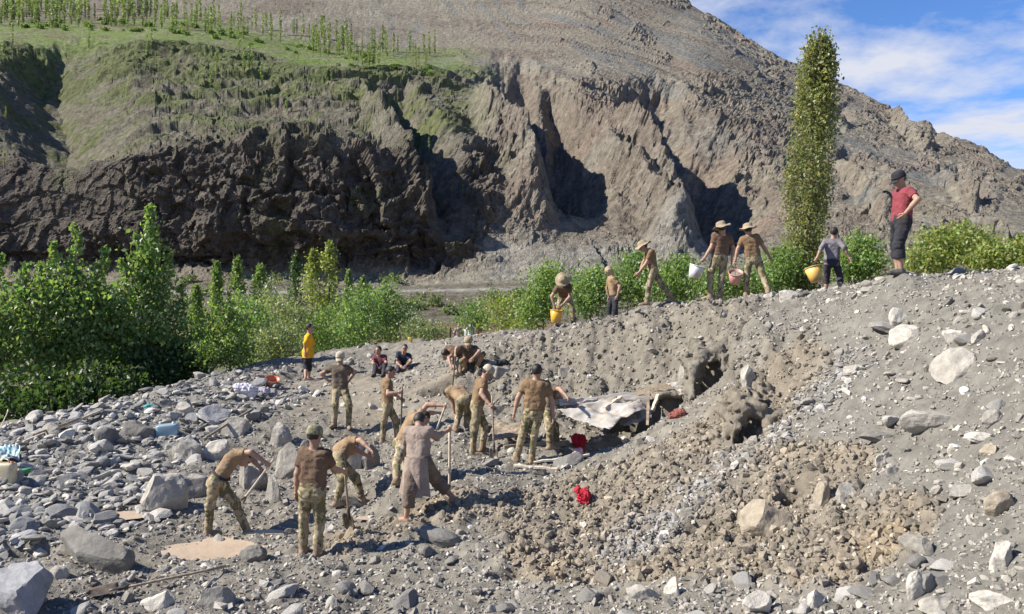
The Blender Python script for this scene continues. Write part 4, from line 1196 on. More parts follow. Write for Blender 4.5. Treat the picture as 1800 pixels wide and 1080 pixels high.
M_camo = mat_camo("camouflage_cloth", [((0.30, 0.245, 0.155), 1, 0), ((0.150, 0.135, 0.072), 1.0, 0.50), ((0.44, 0.375, 0.26), 1.5, 0.58), ((0.085, 0.058, 0.038), 1.7, 0.62)])
M_cap_camo = mat_camo("camouflage_cap_cloth", [((0.30, 0.26, 0.17), 1, 0), ((0.16, 0.16, 0.09), 1.6, 0.5), ((0.10, 0.075, 0.05), 2.4, 0.62)], 14)
M_boot = mat_simple("muddy_boot", (0.22, 0.155, 0.10), rough=0.85, var=0.3, scale=12, dirt=(0.34, 0.26, 0.18))
M_hair = mat_simple("black_hair", (0.018, 0.014, 0.012), rough=0.6, var=0.3, scale=40, bump=0.8, bscale=90, bdist=0.004)
M_eye = mat_simple("eye_dark", (0.03, 0.02, 0.015), rough=0.3, var=0.1)
M_hat = cloth("bush_hat_cloth", (0.30, 0.245, 0.155), DUST)
M_belt = cloth("black_belt", (0.03, 0.03, 0.033))

def head_frame(J):
    up = J['head'] - J['neck']; lk = J['look']
    if abs(norm(up) @ lk) > 0.9: up = up + J['ax']
    return frame(lk, norm(up) + np.array([0, 0, 0.4]))

def build_person(key, label, shirt, trousers, sleeve='short', bare='none', foot='boot', headwear=None, hat_mat=None, skirt=0.0, grips='', shaft={}, belt=False, cropped=0.0, hem=0.0, skin=None, group=None, rolled=False, baggy=1.0, seed=0, res=None, tail=0.0):
    J = PEOPLE[key]; s = J['s']; fat = J['fat']; skin = skin or M_skin
    far = J['pel'][1] > 30
    h = res or (0.018 if J['pel'][1] < 16 else 0.0245)
    if far: h = 0.03
    pel, nk, hd, ax, rt, fw = (J[k] for k in ('pel', 'neck', 'head', 'ax', 'rt', 'fw'))
    soles = min(J['anR'][2], J['anL'][2]) - SOLE * s
    base = np.array([pel[0], pel[1], soles]) if not key.startswith('sit') else np.array([pel[0], pel[1], pel[2] - 0.1])
    root = empty("person", base); tag(root, label, 'person', group)
    HF = head_frame(J); hr, hf, hu = HF
    lat = rt * 0.066 * s * fat
    hiplat = (J['hipR'] - J['hipL']) * 0.36
    # -- skin
    b = Field(h)
    hs = 1.10 * s
    hc = hd + hu * 0.012 * hs
    b.ell(hc + hu * 0.015 * hs - hf * 0.006 * hs, HF, np.array([0.076, 0.096, 0.100]) * hs, 0.02)
    b.ell(hc - hu * 0.055 * hs + hf * 0.030 * hs, HF, np.array([0.056, 0.062, 0.066]) * hs, 0.03)
    b.cone(hc + hf * 0.088 * hs + hu * 0.010 * hs, hc + hf * 0.108 * hs - hu * 0.024 * hs, 0.009 * hs, 0.016 * hs, 0.015)
    b.ell(hc + hf * 0.078 * hs + hu * 0.030 * hs, HF, np.array([0.050, 0.020, 0.012]) * hs, 0.012)
    b.ell(hc + hf * 0.082 * hs - hu * 0.052 * hs, HF, np.array([0.024, 0.014, 0.010]) * hs, 0.010)
    for e in (1, -1): b.ell(hc + hr * e * 0.080 * hs - hf * 0.008 * hs - hu * 0.004 * hs, HF, np.array([0.012, 0.022, 0.032]) * hs, 0.008)
    if not far: b.subs += [('s', hc + hf * 0.100 * hs + hr * e * 0.033 * hs + hu * 0.008 * hs, 0.017 * hs, 0) for e in (1, -1)]
    b.cone(nk - ax * 0.06 * s, hd - hu * 0.05 * s - hf * 0.012 * s, 0.064 * s * fat, 0.052 * s, 0.03)
    b.cone(J['shR'], J['shL'], 0.060 * s, 0.060 * s, 0.05)
    b.cone(nk - ax * 0.1 * s + lat, pel + ax * 0.04 * s + hiplat, 0.092 * s * fat, 0.088 * s * fat, 0.06)
    b.cone(nk - ax * 0.1 * s - lat, pel + ax * 0.04 * s - hiplat, 0.092 * s * fat, 0.088 * s * fat, 0.06)
    for sd in 'RL':
        b.cone(J['sh' + sd], J['el' + sd], 0.056 * s, 0.043 * s, 0.04)
        b.cone(J['el' + sd], J['wr' + sd], 0.043 * s, 0.029 * s, 0.02)
        b.cone(J['el' + sd], J['el' + sd] + 0.45 * (J['wr' + sd] - J['el' + sd]), 0.042 * s, 0.043 * s, 0.02)
        b.cone(J['hip' + sd], J['kn' + sd], 0.083 * s, 0.058 * s, 0.04)
        b.cone(J['kn' + sd], J['an' + sd], 0.055 * s, 0.038 * s, 0.03)
        cal = J['kn' + sd] + 0.3 * (J['an' + sd] - J['kn' + sd])
        b.cone(cal, J['kn' + sd] + 0.55 * (J['an' + sd] - J['kn' + sd]), 0.056 * s, 0.048 * s, 0.03)
        if foot == 'bare':
            a, t = J['an' + sd], J['toe' + sd]; z = np.array([0, 0, -0.055 * s])
            b.cone(a - t * 0.04 * s + z, a + t * 0.07 * s + z, 0.034 * s, 0.040 * s, 0.02).cone(a + t * 0.07 * s + z, a + t * 0.15 * s + z * 1.15, 0.040 * s, 0.026 * s, 0.02)
    V, Q = b.build()
    Vs, Qs = [V], [Q]; off = len(V)
    for sd in 'RL':
        if far: break
        d = norm(J['wr' + sd] - J['el' + sd]); g = sd in grips
        sx = np.asarray(shaft.get(sd, fw if not g else np.array([0, 0, 1.0])), float)
        x = sx - d * (sx @ d)
        x = norm(x) if np.linalg.norm(x) > 1e-3 else norm(np.cross(d, [0, 0, 1.0]))
        y = np.cross(d, x)
        hv, hq = HAND[g]
        toward = (nk + pel) / 2 - J['wr' + sd]
        if y @ toward < 0:     # palm towards the body: mirror the hand
            y = -y; hq2 = hq[:, ::-1]
        else: hq2 = hq
        M = np.array([x, y, d])
        Vs.append(J['wr' + sd] + (hv * s * 1.04) @ M); Qs.append(hq2 + off); off += len(hv)
        J['palm' + sd] = J['wr' + sd] + (0.075 * d + 0.022 * y) * s
    body = mobj("body", np.vstack(Vs), np.vstack(Qs), skin, parent=root, smooth=True)
    if not far:
        ev, ef = ICO[1]
        for e in (1, -1):
            c = hc + hf * 0.082 * hs + hr * e * 0.033 * hs + hu * 0.008 * hs
            mobj("eye", c + ev * 0.0125 * hs, ef, M_eye, parent=body)
            br = [hc + hf * 0.096 * hs + hr * e * u * hs + hu * (0.031 + 0.004 * math.sin((u - 0.015) / 0.035 * 3.1)) * hs for u in (0.014, 0.030, 0.048)]
            v, q = tube(br, 0.0045 * hs, 5); mobj("eyebrow", v, q, M_hair, parent=body)
    # -- trousers
    if trousers is not None:
        t = Field(h)
        t.cone(pel + ax * 0.10 * s + hiplat * 0.9, pel - hiplat * 0.4 - ax * 0.02 * s, 0.112 * s * fat, 0.105 * s * fat, 0.05)
        t.cone(pel + ax * 0.10 * s - hiplat * 0.9, pel + hiplat * 0.4 - ax * 0.02 * s, 0.112 * s * fat, 0.105 * s * fat, 0.05)
        t.ell(pel - fw * 0.045 * s - ax * 0.03 * s, frame(fw, ax), np.array([0.155, 0.095, 0.12]) * s, 0.05)
        for sd in 'RL':
            kn, an = J['kn' + sd], J['an' + sd]
            end = an if not cropped else kn + (an - kn) * cropped
            t.cone(J['hip' + sd], kn, 0.104 * s * baggy, 0.080 * s * baggy, 0.045)
            t.cone(kn, end, 0.079 * s * baggy, (0.064 if not cropped else 0.080) * s * baggy, 0.03)
            t.cuts.append((end + (0.0 if cropped else 0.02) * norm(an - kn), norm(an - kn), 0, 0.22))
        t.cuts.append((pel + ax * 0.13 * s, ax, 0, 0.4))
        t.noise = (0.017 * s, (8, 8, 15), 100 + seed)
        V, Q = t.build(); tr = mobj("trousers", V, Q, trousers, parent=root, smooth=True)
    # -- shirt
    if shirt is not None:
        f = Field(h)
        ext = pel - ax * (hem * s) + ax * 0.05 * s
        f.cone(J['shR'] - rt * 0.01, J['shL'] + rt * 0.01, 0.083 * s, 0.083 * s, 0.05)
        f.cone(nk - ax * 0.12 * s + lat, ext + hiplat, 0.124 * s * fat, 0.122 * s * fat, 0.06)
        f.cone(nk - ax * 0.12 * s - lat, ext - hiplat, 0.124 * s * fat, 0.122 * s * fat, 0.06)
        f.cone(nk - ax * 0.05 * s, nk - ax * 0.01 * s, 0.080 * s, 0.066 * s, 0.04)
        for sd in 'RL':
            sh, el, wr = J['sh' + sd], J['el' + sd], J['wr' + sd]
            if sleeve == 'short':
                e = sh + 0.66 * (el - sh); f.cone(sh, e, 0.078 * s, 0.072 * s, 0.04); f.cuts.append((e, norm(el - sh), 0, 0.115))
            elif sleeve == 'long':
                f.cone(sh, el, 0.078 * s, 0.062 * s, 0.04); e = el + (0.9 if not rolled else 0.35) * (wr - el); f.cone(el, e, 0.062 * s, 0.050 * s, 0.03)
                f.cuts.append((e, norm(wr - el), 0, 0.10))
        f.noise = (0.016 * s, (8, 8, 12), 200 + seed)
        if skirt:
            dn = np.array([0, 0, -1.0])
            for sd in 'RL':
                hp, kn = J['hip' + sd], J['kn' + sd]
                f.cone(pel + 0.7 * (hp - pel), hp + (kn - hp) * min(1.0, skirt / 0.40) * 0.85, 0.128 * s, 0.140 * s, 0.10)
            f.cone(pel, pel + dn * skirt * 0.9 + fw * 0.05, 0.13 * s, 0.10 * s, 0.12)
            f.cuts.append((pel + dn * skirt * 0.92, dn, 0, 0.6))
            f.noise = (0.018 * s, (11, 11, 2.5), 200 + seed)
        else:
            f.cuts.append((ext - ax * 0.03 * s, -ax, 0, 0.4))
        V, Q = f.build(); mobj("shirt", V, Q, shirt, parent=root, smooth=True)
    if tail:      # loose shirt tail hanging over the trousers, open at the side where the leg steps out
        hl = norm(J['hipR'] - J['hipL']); hb = norm(np.cross([0, 0, 1.0], hl)); nc, nr_ = 64, 12; V = []
        if hb @ fw < 0: hb = -hb
        for j in range(nr_):
            t = j / (nr_ - 1)
            for c in range(nc):
                a = math.radians(-40 + 190 * (1 - c / (nc - 1)))
                fl = 1 + 0.34 * t + 0.09 * t * math.sin(7 * a + 1.0) + 0.05 * t * math.sin(13 * a)
                # measured from the left hip round the back to the right hip
                V.append(pel + ax * 0.10 * s * (1 - t) - np.array([0, 0, 1.0]) * tail * t * (1 + 0.03 * math.sin(5 * a)) + hl * -math.cos(a) * 0.205 * s * fl + hb * -math.sin(a) * 0.185 * s * fl)
        V = np.array(V); I = np.arange(nc * nr_).reshape(nr_, nc)
        Q = np.stack([I[:-1, :-1], I[:-1, 1:], I[1:, 1:], I[1:, :-1]], -1).reshape(-1, 4)
        mobj("shirt_tail", V, Q, shirt, parent=root, smooth=True)
    if belt:
        th = np.linspace(0, 2 * np.pi, 33)
        c = pel + ax * 0.115 * s
        ring = [c + 0.188 * s * fat * math.cos(a) * norm(J['hipR'] - J['hipL']) + 0.132 * s * fat * math.sin(a) * fw for a in th]
        v, q = tube(ring, 0.024 * s, 6, cap=False); mobj("belt", v, q, M_belt, parent=root)
    # -- boots
    if foot in ('boot', 'shoe') and not far:
        for sd in 'RL':
            a, tdir, kn = J['an' + sd], J['toe' + sd], J['kn' + sd]; up = norm(kn - a); z = np.array([0, 0, 1.0])
            bt = Field(0.015)
            if foot == 'boot': bt.cone(a, a + up * 0.14 * s, 0.056 * s, 0.062 * s, 0.03)
            bt.cone(a - z * 0.045 * s - tdir * 0.045 * s, a - z * 0.045 * s + tdir * 0.09 * s, 0.042 * s, 0.045 * s, 0.03)
            bt.cone(a - z * 0.045 * s + tdir * 0.08 * s, a - z * 0.052 * s + tdir * 0.175 * s, 0.046 * s, 0.032 * s, 0.03)
            bt.cone(a, a - z * 0.04 * s, 0.048 * s, 0.048 * s, 0.03)
            bt.cuts.append((a - z * SOLE * s, -z, 0, None))
            V, Q = bt.build(); mobj("boot" if foot == 'boot' else "shoe", V, Q, M_boot if foot == 'boot' else M_shoe, parent=root)
    # -- hair
    if headwear != 'hood':
        f = Field(0.013 if not far else 0.03)
        f.ell(hc + hu * 0.022 * hs - hf * 0.014 * hs, HF, np.array([0.085, 0.100, 0.102]) * hs, 0.02)
        f.cuts.append((hc + hf * 0.052 * hs + hu * 0.058 * hs, norm(hf * 0.85 - hu * 0.52), 0, None))
        f.cuts.append((hc - hu * 0.065 * hs, -hu, 0, None))
        f.noise = (0.006 * hs, (30, 30, 30), seed + 5)
        V, Q = f.build(); mobj("hair", V, Q, M_hair, parent=root)
    hm = hat_mat or M_hat
    if headwear == 'bush':
        pr = [(0.0, 0.098), (0.05, 0.096), (0.082, 0.080), (0.094, 0.050), (0.100, 0.012), (0.108, 0.004), (0.140, -0.006), (0.176, -0.018), (0.177, -0.022), (0.140, -0.011), (0.104, -0.002), (0.092, 0.010)]
        V, Q = lathe(pr, 36); t = np.arctan2(V[:, 1], V[:, 0]); rr2 = np.hypot(V[:, 0], V[:, 1])
        V[:, 2] += np.clip(rr2 - 0.10, 0, 1) * (0.35 * np.sin(2 * t + seed) + 0.18 * np.sin(5 * t + 2 * seed)) * 0.8
        V[:, 1] *= 1.10
        mobj("hat", hc + (V * hs * 1.02 @ np.array([hr, hf, hu])) + hu * 0.040 * hs - hf * 0.01 * hs, Q, hm, parent=root)
    elif headwear == 'cap':
        pr = [(0.0, 0.098), (0.045, 0.094), (0.076, 0.076), (0.091, 0.045), (0.095, 0.0), (0.096, -0.022), (0.090, -0.022), (0.086, 0.0)]
        V, Q = lathe(pr, 32); V[:, 1] *= 1.14; o2 = len(V)
        bill, nb = [], 9
        for j, rad in enumerate((0.086, 0.125, 0.168)):
            for i in range(nb):
                a = math.radians(-58 + 116 * i / (nb - 1))
                bill.append((math.sin(a) * (0.092 if j == 0 else 0.084), 0.0 + math.cos(a) * rad * (1.12 if j else 1.1), -0.020 - 0.012 * j * j * 0.6 - 0.010 * abs(math.sin(a))))
        bill = np.array(bill); bi = np.arange(3 * nb).reshape(3, nb)
        bq = np.stack([bi[:-1, :-1], bi[:-1, 1:], bi[1:, 1:], bi[1:, :-1]], -1).reshape(-1, 4)
        bill2 = bill + np.array([0, 0, -0.006])
        VV = np.vstack([V, bill, bill2]); QQ = np.vstack([Q, bq + o2, bq[:, ::-1] + o2 + len(bill)])
        mobj("cap", hc + (VV * hs @ np.array([hr, hf, hu])) + hu * 0.028 * hs - hf * 0.008 * hs, QQ, hm, parent=root)
    elif headwear == 'hood':     # a cloth wound round head and neck
        f = Field(0.016)
        f.ell(hc + hu * 0.02 * hs - hf * 0.02 * hs, HF, np.array([0.100, 0.112, 0.118]) * hs, 0.03)
        f.cone(hc - hu * 0.07 * hs - hf * 0.05 * hs, nk - ax * 0.02, 0.075 * hs, 0.095 * hs, 0.05)
        f.subs.append(('s', hc + hf * 0.12 * hs - hu * 0.02 * hs, 0.066 * hs, 0)); f.noise = (0.012, (16, 16, 22), seed)
        V, Q = f.build(); mobj("head_cloth", V, Q, hm, parent=root)
    return root

M_shoe = mat_simple("dark_shoe", (0.035, 0.033, 0.032), rough=0.6, var=0.3, dirt=(0.2, 0.17, 0.13))
S_tan = cloth("tan_shirt", (0.245, 0.160, 0.085), (0.31, 0.22, 0.135)); S_brown = cloth("brown_shirt", (0.112, 0.066, 0.040), (0.165, 0.11, 0.07))
S_taupe = cloth("taupe_kameez", (0.265, 0.205, 0.168), (0.33, 0.265, 0.22)); S_dark = cloth("dark_shirt", (0.085, 0.065, 0.050), (0.20, 0.15, 0.10))
S_mid = cloth("khaki_brown_shirt", (0.180, 0.113, 0.058), (0.235, 0.155, 0.088)); S_yel = cloth("yellow_kameez", (0.72, 0.36, 0.012), None, 0.1)
S_grey = cloth("grey_long_shirt", (0.175, 0.160, 0.172)); S_mar = cloth("maroon_shirt", (0.20, 0.036, 0.046)); S_blk = cloth("black_trousers", (0.022, 0.022, 0.028))
S_navy = cloth("navy_shirt", (0.02, 0.027, 0.05)); S_vest = cloth("dark_red_vest", (0.12, 0.035, 0.04)); S_white = cloth("white_cloth", (0.62, 0.60, 0.58)); S_red = cloth("red_shirt", (0.36, 0.05, 0.05))
S_pink = cloth("dusty_pink_shirt", (0.36, 0.23, 0.22)); S_choc = cloth("dark_navy_trousers", (0.035, 0.032, 0.045)); S_shal = cloth("taupe_shalwar", (0.150, 0.112, 0.085), (0.20, 0.155, 0.12))
CAPM = cloth("pale_cap_cloth", (0.42, 0.36, 0.27)); HOODM = cloth("straw_head_cloth", (0.42, 0.32, 0.18), DUST)
GD = "soldiers digging in the hollow"; GB = "bucket carriers on the crest"
def ax_of(p, q): return norm(np.asarray(q, float) - np.asarray(p, float))
down = np.array([0, 0, -1.0]); flat = np.array([1.0, 0.2, 0])
build_person('pick', "man in tan shirt and black belt bent over swinging a pick by the big boulder", S_tan, M_camo, grips='RL', shaft=dict(R=ax_of(at(466,812,11.7), at(427,879,11.9)), L=ax_of(at(466,812,11.7), at(427,879,11.9))), belt=True, group=GD, seed=1)
build_person('cap_back', "man in brown shirt and camouflage cap standing with his back turned holding a shovel", S_brown, M_camo, grips='R', headwear='cap', hat_mat=M_cap_camo, group=GD, seed=2, hem=0.02, res=0.0145)
build_person('bent_behind', "bent man in tan shirt reaching out just behind the camouflage cap man", S_tan, M_camo, grips='', group=GD, seed=3)
build_person('hips', "man in dark shirt and pale cap facing us with both hands on his hips", S_dark, M_camo, headwear='cap', hat_mat=CAPM, group=GD, seed=4)
build_person('pole', "bare-headed man in khaki shirt standing sideways gripping an upright pole", S_mid, M_camo, grips='R', group=GD, seed=5)
build_person('kameez', "man in long taupe shirt stooping with legs apart and a hand on a staff", S_taupe, S_shal, sleeve='long', rolled=True, skirt=0.0, tail=0.44, grips='R', foot='bare', group=None, seed=6, cropped=0.62, baggy=1.25, res=0.0155)
build_person('arch', "man with arched arm bent low behind the man in the long taupe shirt", S_tan, M_camo, grips='R', shaft=dict(R=ax_of(at(774,712,12.6), at(768,755,12.8))), group=GD, seed=7)
build_person('rump', "man in tan shirt bent double with his back to us beside the pale-capped man", S_tan, M_camo, group=GD, seed=8)
build_person('pale_cap', "stooping man in brown shirt and pale cap standing sideways in the hollow", S_mid, M_camo, headwear='cap', hat_mat=CAPM, grips='RL', group=GD, seed=9)
build_person('broad', "broad bare-headed man in tight brown shirt, back to us, beside the metal sheets", S_mid, M_camo, group=GD, seed=10)
build_person('hidden', "bending man half hidden behind the broad man, one arm towards the metal sheets", S_dark, M_camo, group=GD, seed=11)
build_person('crouch', "man in cap and dark shirt crouching with a shovel above the hollow", S_dark, M_camo, headwear='cap', grips='R', group=GD, seed=12)
build_person('black_hair', "black-haired man bending down beside the crouching man", S_brown, M_camo, group=GD, seed=13)
build_person('sit_red', "man in dark red vest sitting on the rubble behind the diggers", S_vest, S_choc, foot='shoe', seed=14)
build_person('sit_navy', "man in navy shirt sitting on the rubble right of the man in the red vest", S_navy, S_choc, foot='shoe', seed=15)
build_person('yellow', "man in long yellow shirt and black trousers standing in front of the poplars", S_yel, S_blk, sleeve='long', rolled=True, skirt=0.16, foot='bare', cropped=0.35, seed=16)
build_person('yellow_bucket', "man in brown shirt stooping over a yellow bucket on the crest", S_brown, M_camo, headwear='bush', grips='RL', shaft=dict(R=flat, L=flat), group=GB, seed=17)
build_person('turban', "man with a straw coloured head cloth, tan shirt and black trousers below the crest", S_tan, S_blk, headwear='hood', hat_mat=HOODM, group=GB, seed=18)
build_person('walker', "man in broad bush hat striding to the left along the crest empty-handed", S_mid, M_camo, headwear='bush', group=GB, seed=19)
build_person('white_bucket', "man in bush hat with his back turned carrying a white bucket", S_brown, M_camo, headwear='bush', grips='L', shaft=dict(L=flat), group=GB, seed=20)
build_person('pink_bucket', "man in bush hat and tan shirt with his back turned carrying a pink bucket", S_mid, M_camo, headwear='bush', grips='L', shaft=dict(L=flat), group=GB, seed=21)
build_person('grey_shirt', "man in grey long-sleeved shirt and dark trousers carrying a big yellow bucket", S_grey, S_choc, sleeve='long', rolled=True, hem=0.12, foot='bare', cropped=0.45, headwear=None, grips='L', shaft=dict(L=flat), group=GB, seed=22)
build_person('maroon', "man in maroon shirt and black cap standing highest on the crest, hand on hip", S_mar, S_blk, headwear='cap', hat_mat=S_blk, hem=0.06, foot='shoe', cropped=0.52, baggy=1.18, seed=23, res=0.015)
build_person('far_pink', "distant dark-haired onlooker in dusty pink beyond the rubble edge", S_pink, S_choc, sleeve='long', seed=24, group="distant onlookers")
build_person('far_white', "distant onlooker in white, shorter of the two in white", S_white, S_white, sleeve='long', seed=25, group="distant onlookers")
build_person('far_tall', "distant onlooker in white, taller of the two in white", S_white, S_white, sleeve='long', seed=26, group="distant onlookers")
build_person('far_red', "distant onlooker in red beyond the rubble edge", S_red, S_white, sleeve='long', seed=27, group="distant onlookers")
# ------------------------------------------------------------------ tools, buckets, wreckage
M_wood = mat_simple("weathered_wood", (0.30, 0.235, 0.165), rough=0.85, var=0.35, scale=14, bump=0.5, bscale=40, bdist=0.004)
M_pale = mat_simple("pale_wood", (0.52, 0.45, 0.35), rough=0.85, var=0.25, scale=14, bump=0.5, bscale=40, bdist=0.004)
M_iron = mat_simple("rusty_iron", (0.09, 0.075, 0.065), rough=0.6, var=0.4, scale=12, metal=0.4, dirt=(0.2, 0.14, 0.09))
M_sheet = mat_simple("galvanised_sheet", (0.36, 0.34, 0.31), rough=0.55, var=0.3, scale=4, metal=0.25, dirt=(0.28, 0.22, 0.15))
M_tarp = mat_simple("white_sheeting", (0.44, 0.41, 0.365), rough=0.7, var=0.22, scale=5, dirt=(0.34, 0.28, 0.21))
def plastic(n, c, dirt=(0.33, 0.27, 0.2)): return mat_simple(n, c, rough=0.45, var=0.12, scale=5, dirt=dirt)

def bar(p, q, r, n=5, wob=0.0, seed=0):
    t = np.linspace(0, 1, n)[:, None]; P = p + (q - p) * t
    if wob: P = P + wob * np.stack([fbm(np.c_[t * 2.1 + seed, 0 * t + k, 0 * t], 2, seed=seed + k) for k in range(3)], -1)
    return P

def shovel(name, label, top, tip, face, blade=0.27, width=0.20, mat=None, group="digging tools"):
    """shaft from top towards tip, pointed dished blade at the end"""
    top, tip = np.array(top, float), np.array(tip, float); ax_ = norm(tip - top); L_ = np.linalg.norm(tip - top)
    sd = norm(np.cross(ax_, face)); up = np.cross(sd, ax_)
    root = empty(name, tip); tag(root, label, 'shovel', group)
    v, q = tube(bar(top, tip - ax_ * blade * 0.85, 0.017), 0.0165, 8); mobj("shaft", v, q, mat or M_wood, parent=root)
    v, q = tube(bar(tip - ax_ * (blade + 0.10), tip - ax_ * blade * 0.72, 0.02), 0.023, 8); mobj("socket", v, q, M_iron, parent=root)
    nu, nv = 9, 9; V = []
    for j in range(nv):
        t = j / (nv - 1); w = width * (0.46 + 0.04 * math.sin(t * 3.1)) * (1.0 if t < 0.55 else math.sqrt(max(0.0, 1 - ((t - 0.55) / 0.45) ** 2)) * 0.97 + 0.03)
        for i in range(nu):
            u = -1 + 2 * i / (nu - 1)
            V.append(tip - ax_ * blade * (1 - t) + sd * u * w + up * (0.03 * u * u - 0.02 * t * (1 - t)))
    V = np.array(V); I = np.arange(nu * nv).reshape(nv, nu)
    Q = np.stack([I[:-1, :-1], I[:-1, 1:], I[1:, 1:], I[1:, :-1]], -1).reshape(-1, 4)
    V2 = np.vstack([V, V + up * 0.006])
    rim = [I[0, :], I[:, -1], I[-1, ::-1], I[::-1, 0]]; e = np.concatenate([r[:-1] for r in rim]); n_ = len(e)
    side = np.array([[e[k], e[(k + 1) % n_], e[(k + 1) % n_] + len(V), e[k] + len(V)] for k in range(n_)])
    mobj("blade", V2, np.vstack([Q[:, ::-1], Q + len(V), side]), M_iron, parent=root)
    return root

def pickaxe(label, top, tip, face):
    top, tip = np.array(top, float), np.array(tip, float); ax_ = norm(tip - top); sd = norm(np.cross(ax_, face))
    up = np.cross(sd, ax_)
    root = empty("pickaxe", tip); tag(root, label, 'pickaxe', "digging tools")
    v, q = tube(bar(top, tip, 0.02), [0.016, 0.016, 0.017, 0.019, 0.022], 8); mobj("handle", v, q, M_pale, parent=root)
    P = [tip - ax_ * 0.03 + up * s * 0.26 + ax_ * (0.07 * s * s) for s in np.linspace(-1, 1, 11)]
    v, q = tube(P, [0.006, 0.012, 0.017, 0.020, 0.024, 0.030, 0.024, 0.020, 0.018, 0.014, 0.008], 6); mobj("pick_head", v, q, M_iron, parent=root)

PH = {k: PEOPLE[k] for k in PEOPLE}
def ext(a, b, la, lb):
    d = norm(b - a); return a - d * la, b + d * lb
# pick: through both hands down to the stones
pr, pl = PH['pick']['palmR'], PH['pick']['palmL']
tipp = at(428, 879, 11.75)
pickaxe("pick swung by the bent man in tan shirt", pr - norm(tipp - pr) * 0.10, tipp, np.array([0.2, -1, 0.3]))
p = PH['cap_back']['palmR']; gt = at(616, 930, 11.15); gt[2] = float(gz(gt[0], gt[1])) - 0.04
shovel("shovel", "shovel standing blade-down in the hand of the camouflage cap man", p + norm(p - gt) * 0.04, gt, np.array([-0.5, -1, 0.2]))
p = PH['pole']['palmR']; gt = at(704, 752, 16.9); gt[2] = float(gz(gt[0], gt[1])) - 0.03
v, q = tube(bar(p + norm(p - gt) * 0.12, gt, 0.02, wob=0.02, seed=3), 0.019, 8)
tag(mobj("pole", v, q, M_iron, base=gt), "dark upright pole held by the bare-headed man standing sideways", 'pole')
p = PH['kameez']['palmR']; gt = at(790, 857, p[1]); gt[2] = min(gt[2], float(gz(gt[0], gt[1])) - 0.02)
v, q = tube(bar(p + norm(p - gt) * 0.05, gt, 0.02), 0.021, 8)
tag(mobj("staff", v, q, M_pale, base=gt), "pale wooden staff held upright by the man in the long taupe shirt", 'staff')
p = PH['arch']['palmR']; gt = at(767, 757, p[1] + 0.1)
v, q = tube(bar(p + norm(p - gt) * 0.06, gt, 0.02), 0.017, 8)
tag(mobj("stick", v, q, M_pale, base=gt), "short pale stick in the hand of the man with the arched arm", 'stick')
p = PH['crouch']['palmR']; gt = at(793, 663, p[1] - 0.1); gt[2] = min(gt[2], float(gz(gt[0], gt[1])) - 0.02)
shovel("shovel", "dark shovel held by the crouching man in a cap", p + norm(p - gt) * 0.2, gt, np.array([0.2, -1, 0.2]), blade=0.24, width=0.17, mat=M_iron)
p = PH['pale_cap']['palmR']; gt = at(869, 745, p[1] - 0.1); gt[2] = float(gz(gt[0], gt[1])) - 0.03
shovel("shovel", "short shovel in both hands of the pale-capped man", p - norm(gt - p) * 0.2, gt, np.array([-0.4, -1, 0.4]), blade=0.22, width=0.17)

def bucket(label, top_c, axis_, mat, r1=0.145, r0=0.105, hgt=0.26, hold=None, group="plastic buckets", cat='bucket', mud=True, mouth_frac=0.86):
    """open tapered bucket: rim centre, axis from bottom to mouth"""
    a = norm(axis_); fr = frame(np.cross(a, [0.3, 1, 0.1]), a); M = np.array([fr[0], fr[1], a])
    bot = np.array(top_c) - a * hgt
    root = empty("bucket", bot); tag(root, label, cat, group)
    pr_ = [(0.0, 0.0), (r0 * 0.8, 0.0), (r0, 0.004), (r0 + (r1 - r0) * 0.5, hgt * 0.5), (r1, hgt), (r1 - 0.004, hgt), (r0 + (r1 - r0) * 0.5 - 0.004, hgt * 0.5), (r0 - 0.005, 0.010), (0.0, 0.010)]
    V, Q = lathe(pr_, 28); mobj("bucket_body", bot + V @ M, Q, mat, parent=root)
    V, Q = lathe([(r1 - 0.002, hgt - 0.012), (r1 + 0.010, hgt - 0.012), (r1 + 0.012, hgt + 0.004), (r1 - 0.002, hgt + 0.006), (r1 - 0.002, hgt - 0.012)], 28); mobj("rim", bot + V @ M, Q, mat, parent=root)
    if mud:
        V, Q = lathe([(0.0, hgt * mouth_frac), (r1 * 0.5, hgt * (mouth_frac + 0.03)), (r1 * 0.93, hgt * (mouth_frac - 0.05))], 20); mobj("mud_load", bot + V @ M, Q, M_mudload, parent=root)
    if hold is not None:
        e1, e2 = np.array(top_c) + fr[0] * r1, np.array(top_c) - fr[0] * r1; hh = np.array(hold)
        P = [e1, e1 * 0.72 + hh * 0.28 + fr[0] * 0.03, e1 * 0.35 + hh * 0.65 + fr[0] * 0.01, hh, e2 * 0.35 + hh * 0.65 - fr[0] * 0.01, e2 * 0.72 + hh * 0.28 - fr[0] * 0.03, e2]
        v, q = tube(P, 0.006, 6); mobj("handle", v, q, M_iron, parent=root)
    return root
M_mudload = mat_simple("bucket_mud", (0.24, 0.20, 0.155), rough=0.9, var=0.3, scale=20, bump=0.8, bscale=30, bdist=0.02)
B_y = plastic("yellow_plastic", (0.80, 0.42, 0.02)); B_w = plastic("white_plastic", (0.66, 0.68, 0.68)); B_p = plastic("pink_plastic", (0.62, 0.27, 0.25))
B_yo = plastic("pale_yellow_plastic", (0.76, 0.47, 0.12)); B_o = plastic("orange_plastic", (0.72, 0.15, 0.05)); B_t = plastic("teal_plastic", (0.10, 0.42, 0.40))
hy = (PH['yellow_bucket']['palmR'] + PH['yellow_bucket']['palmL']) / 2
c = hy + np.array([-0.03, 0.02, -0.07]); gb = float(gz(c[0], c[1]))
bucket("yellow bucket held low by the stooping man on the crest", c, (0.08, 0, 1), B_y, hgt=min(0.34, max(0.26, c[2] - gb)), r1=0.165, r0=0.12, hold=hy)
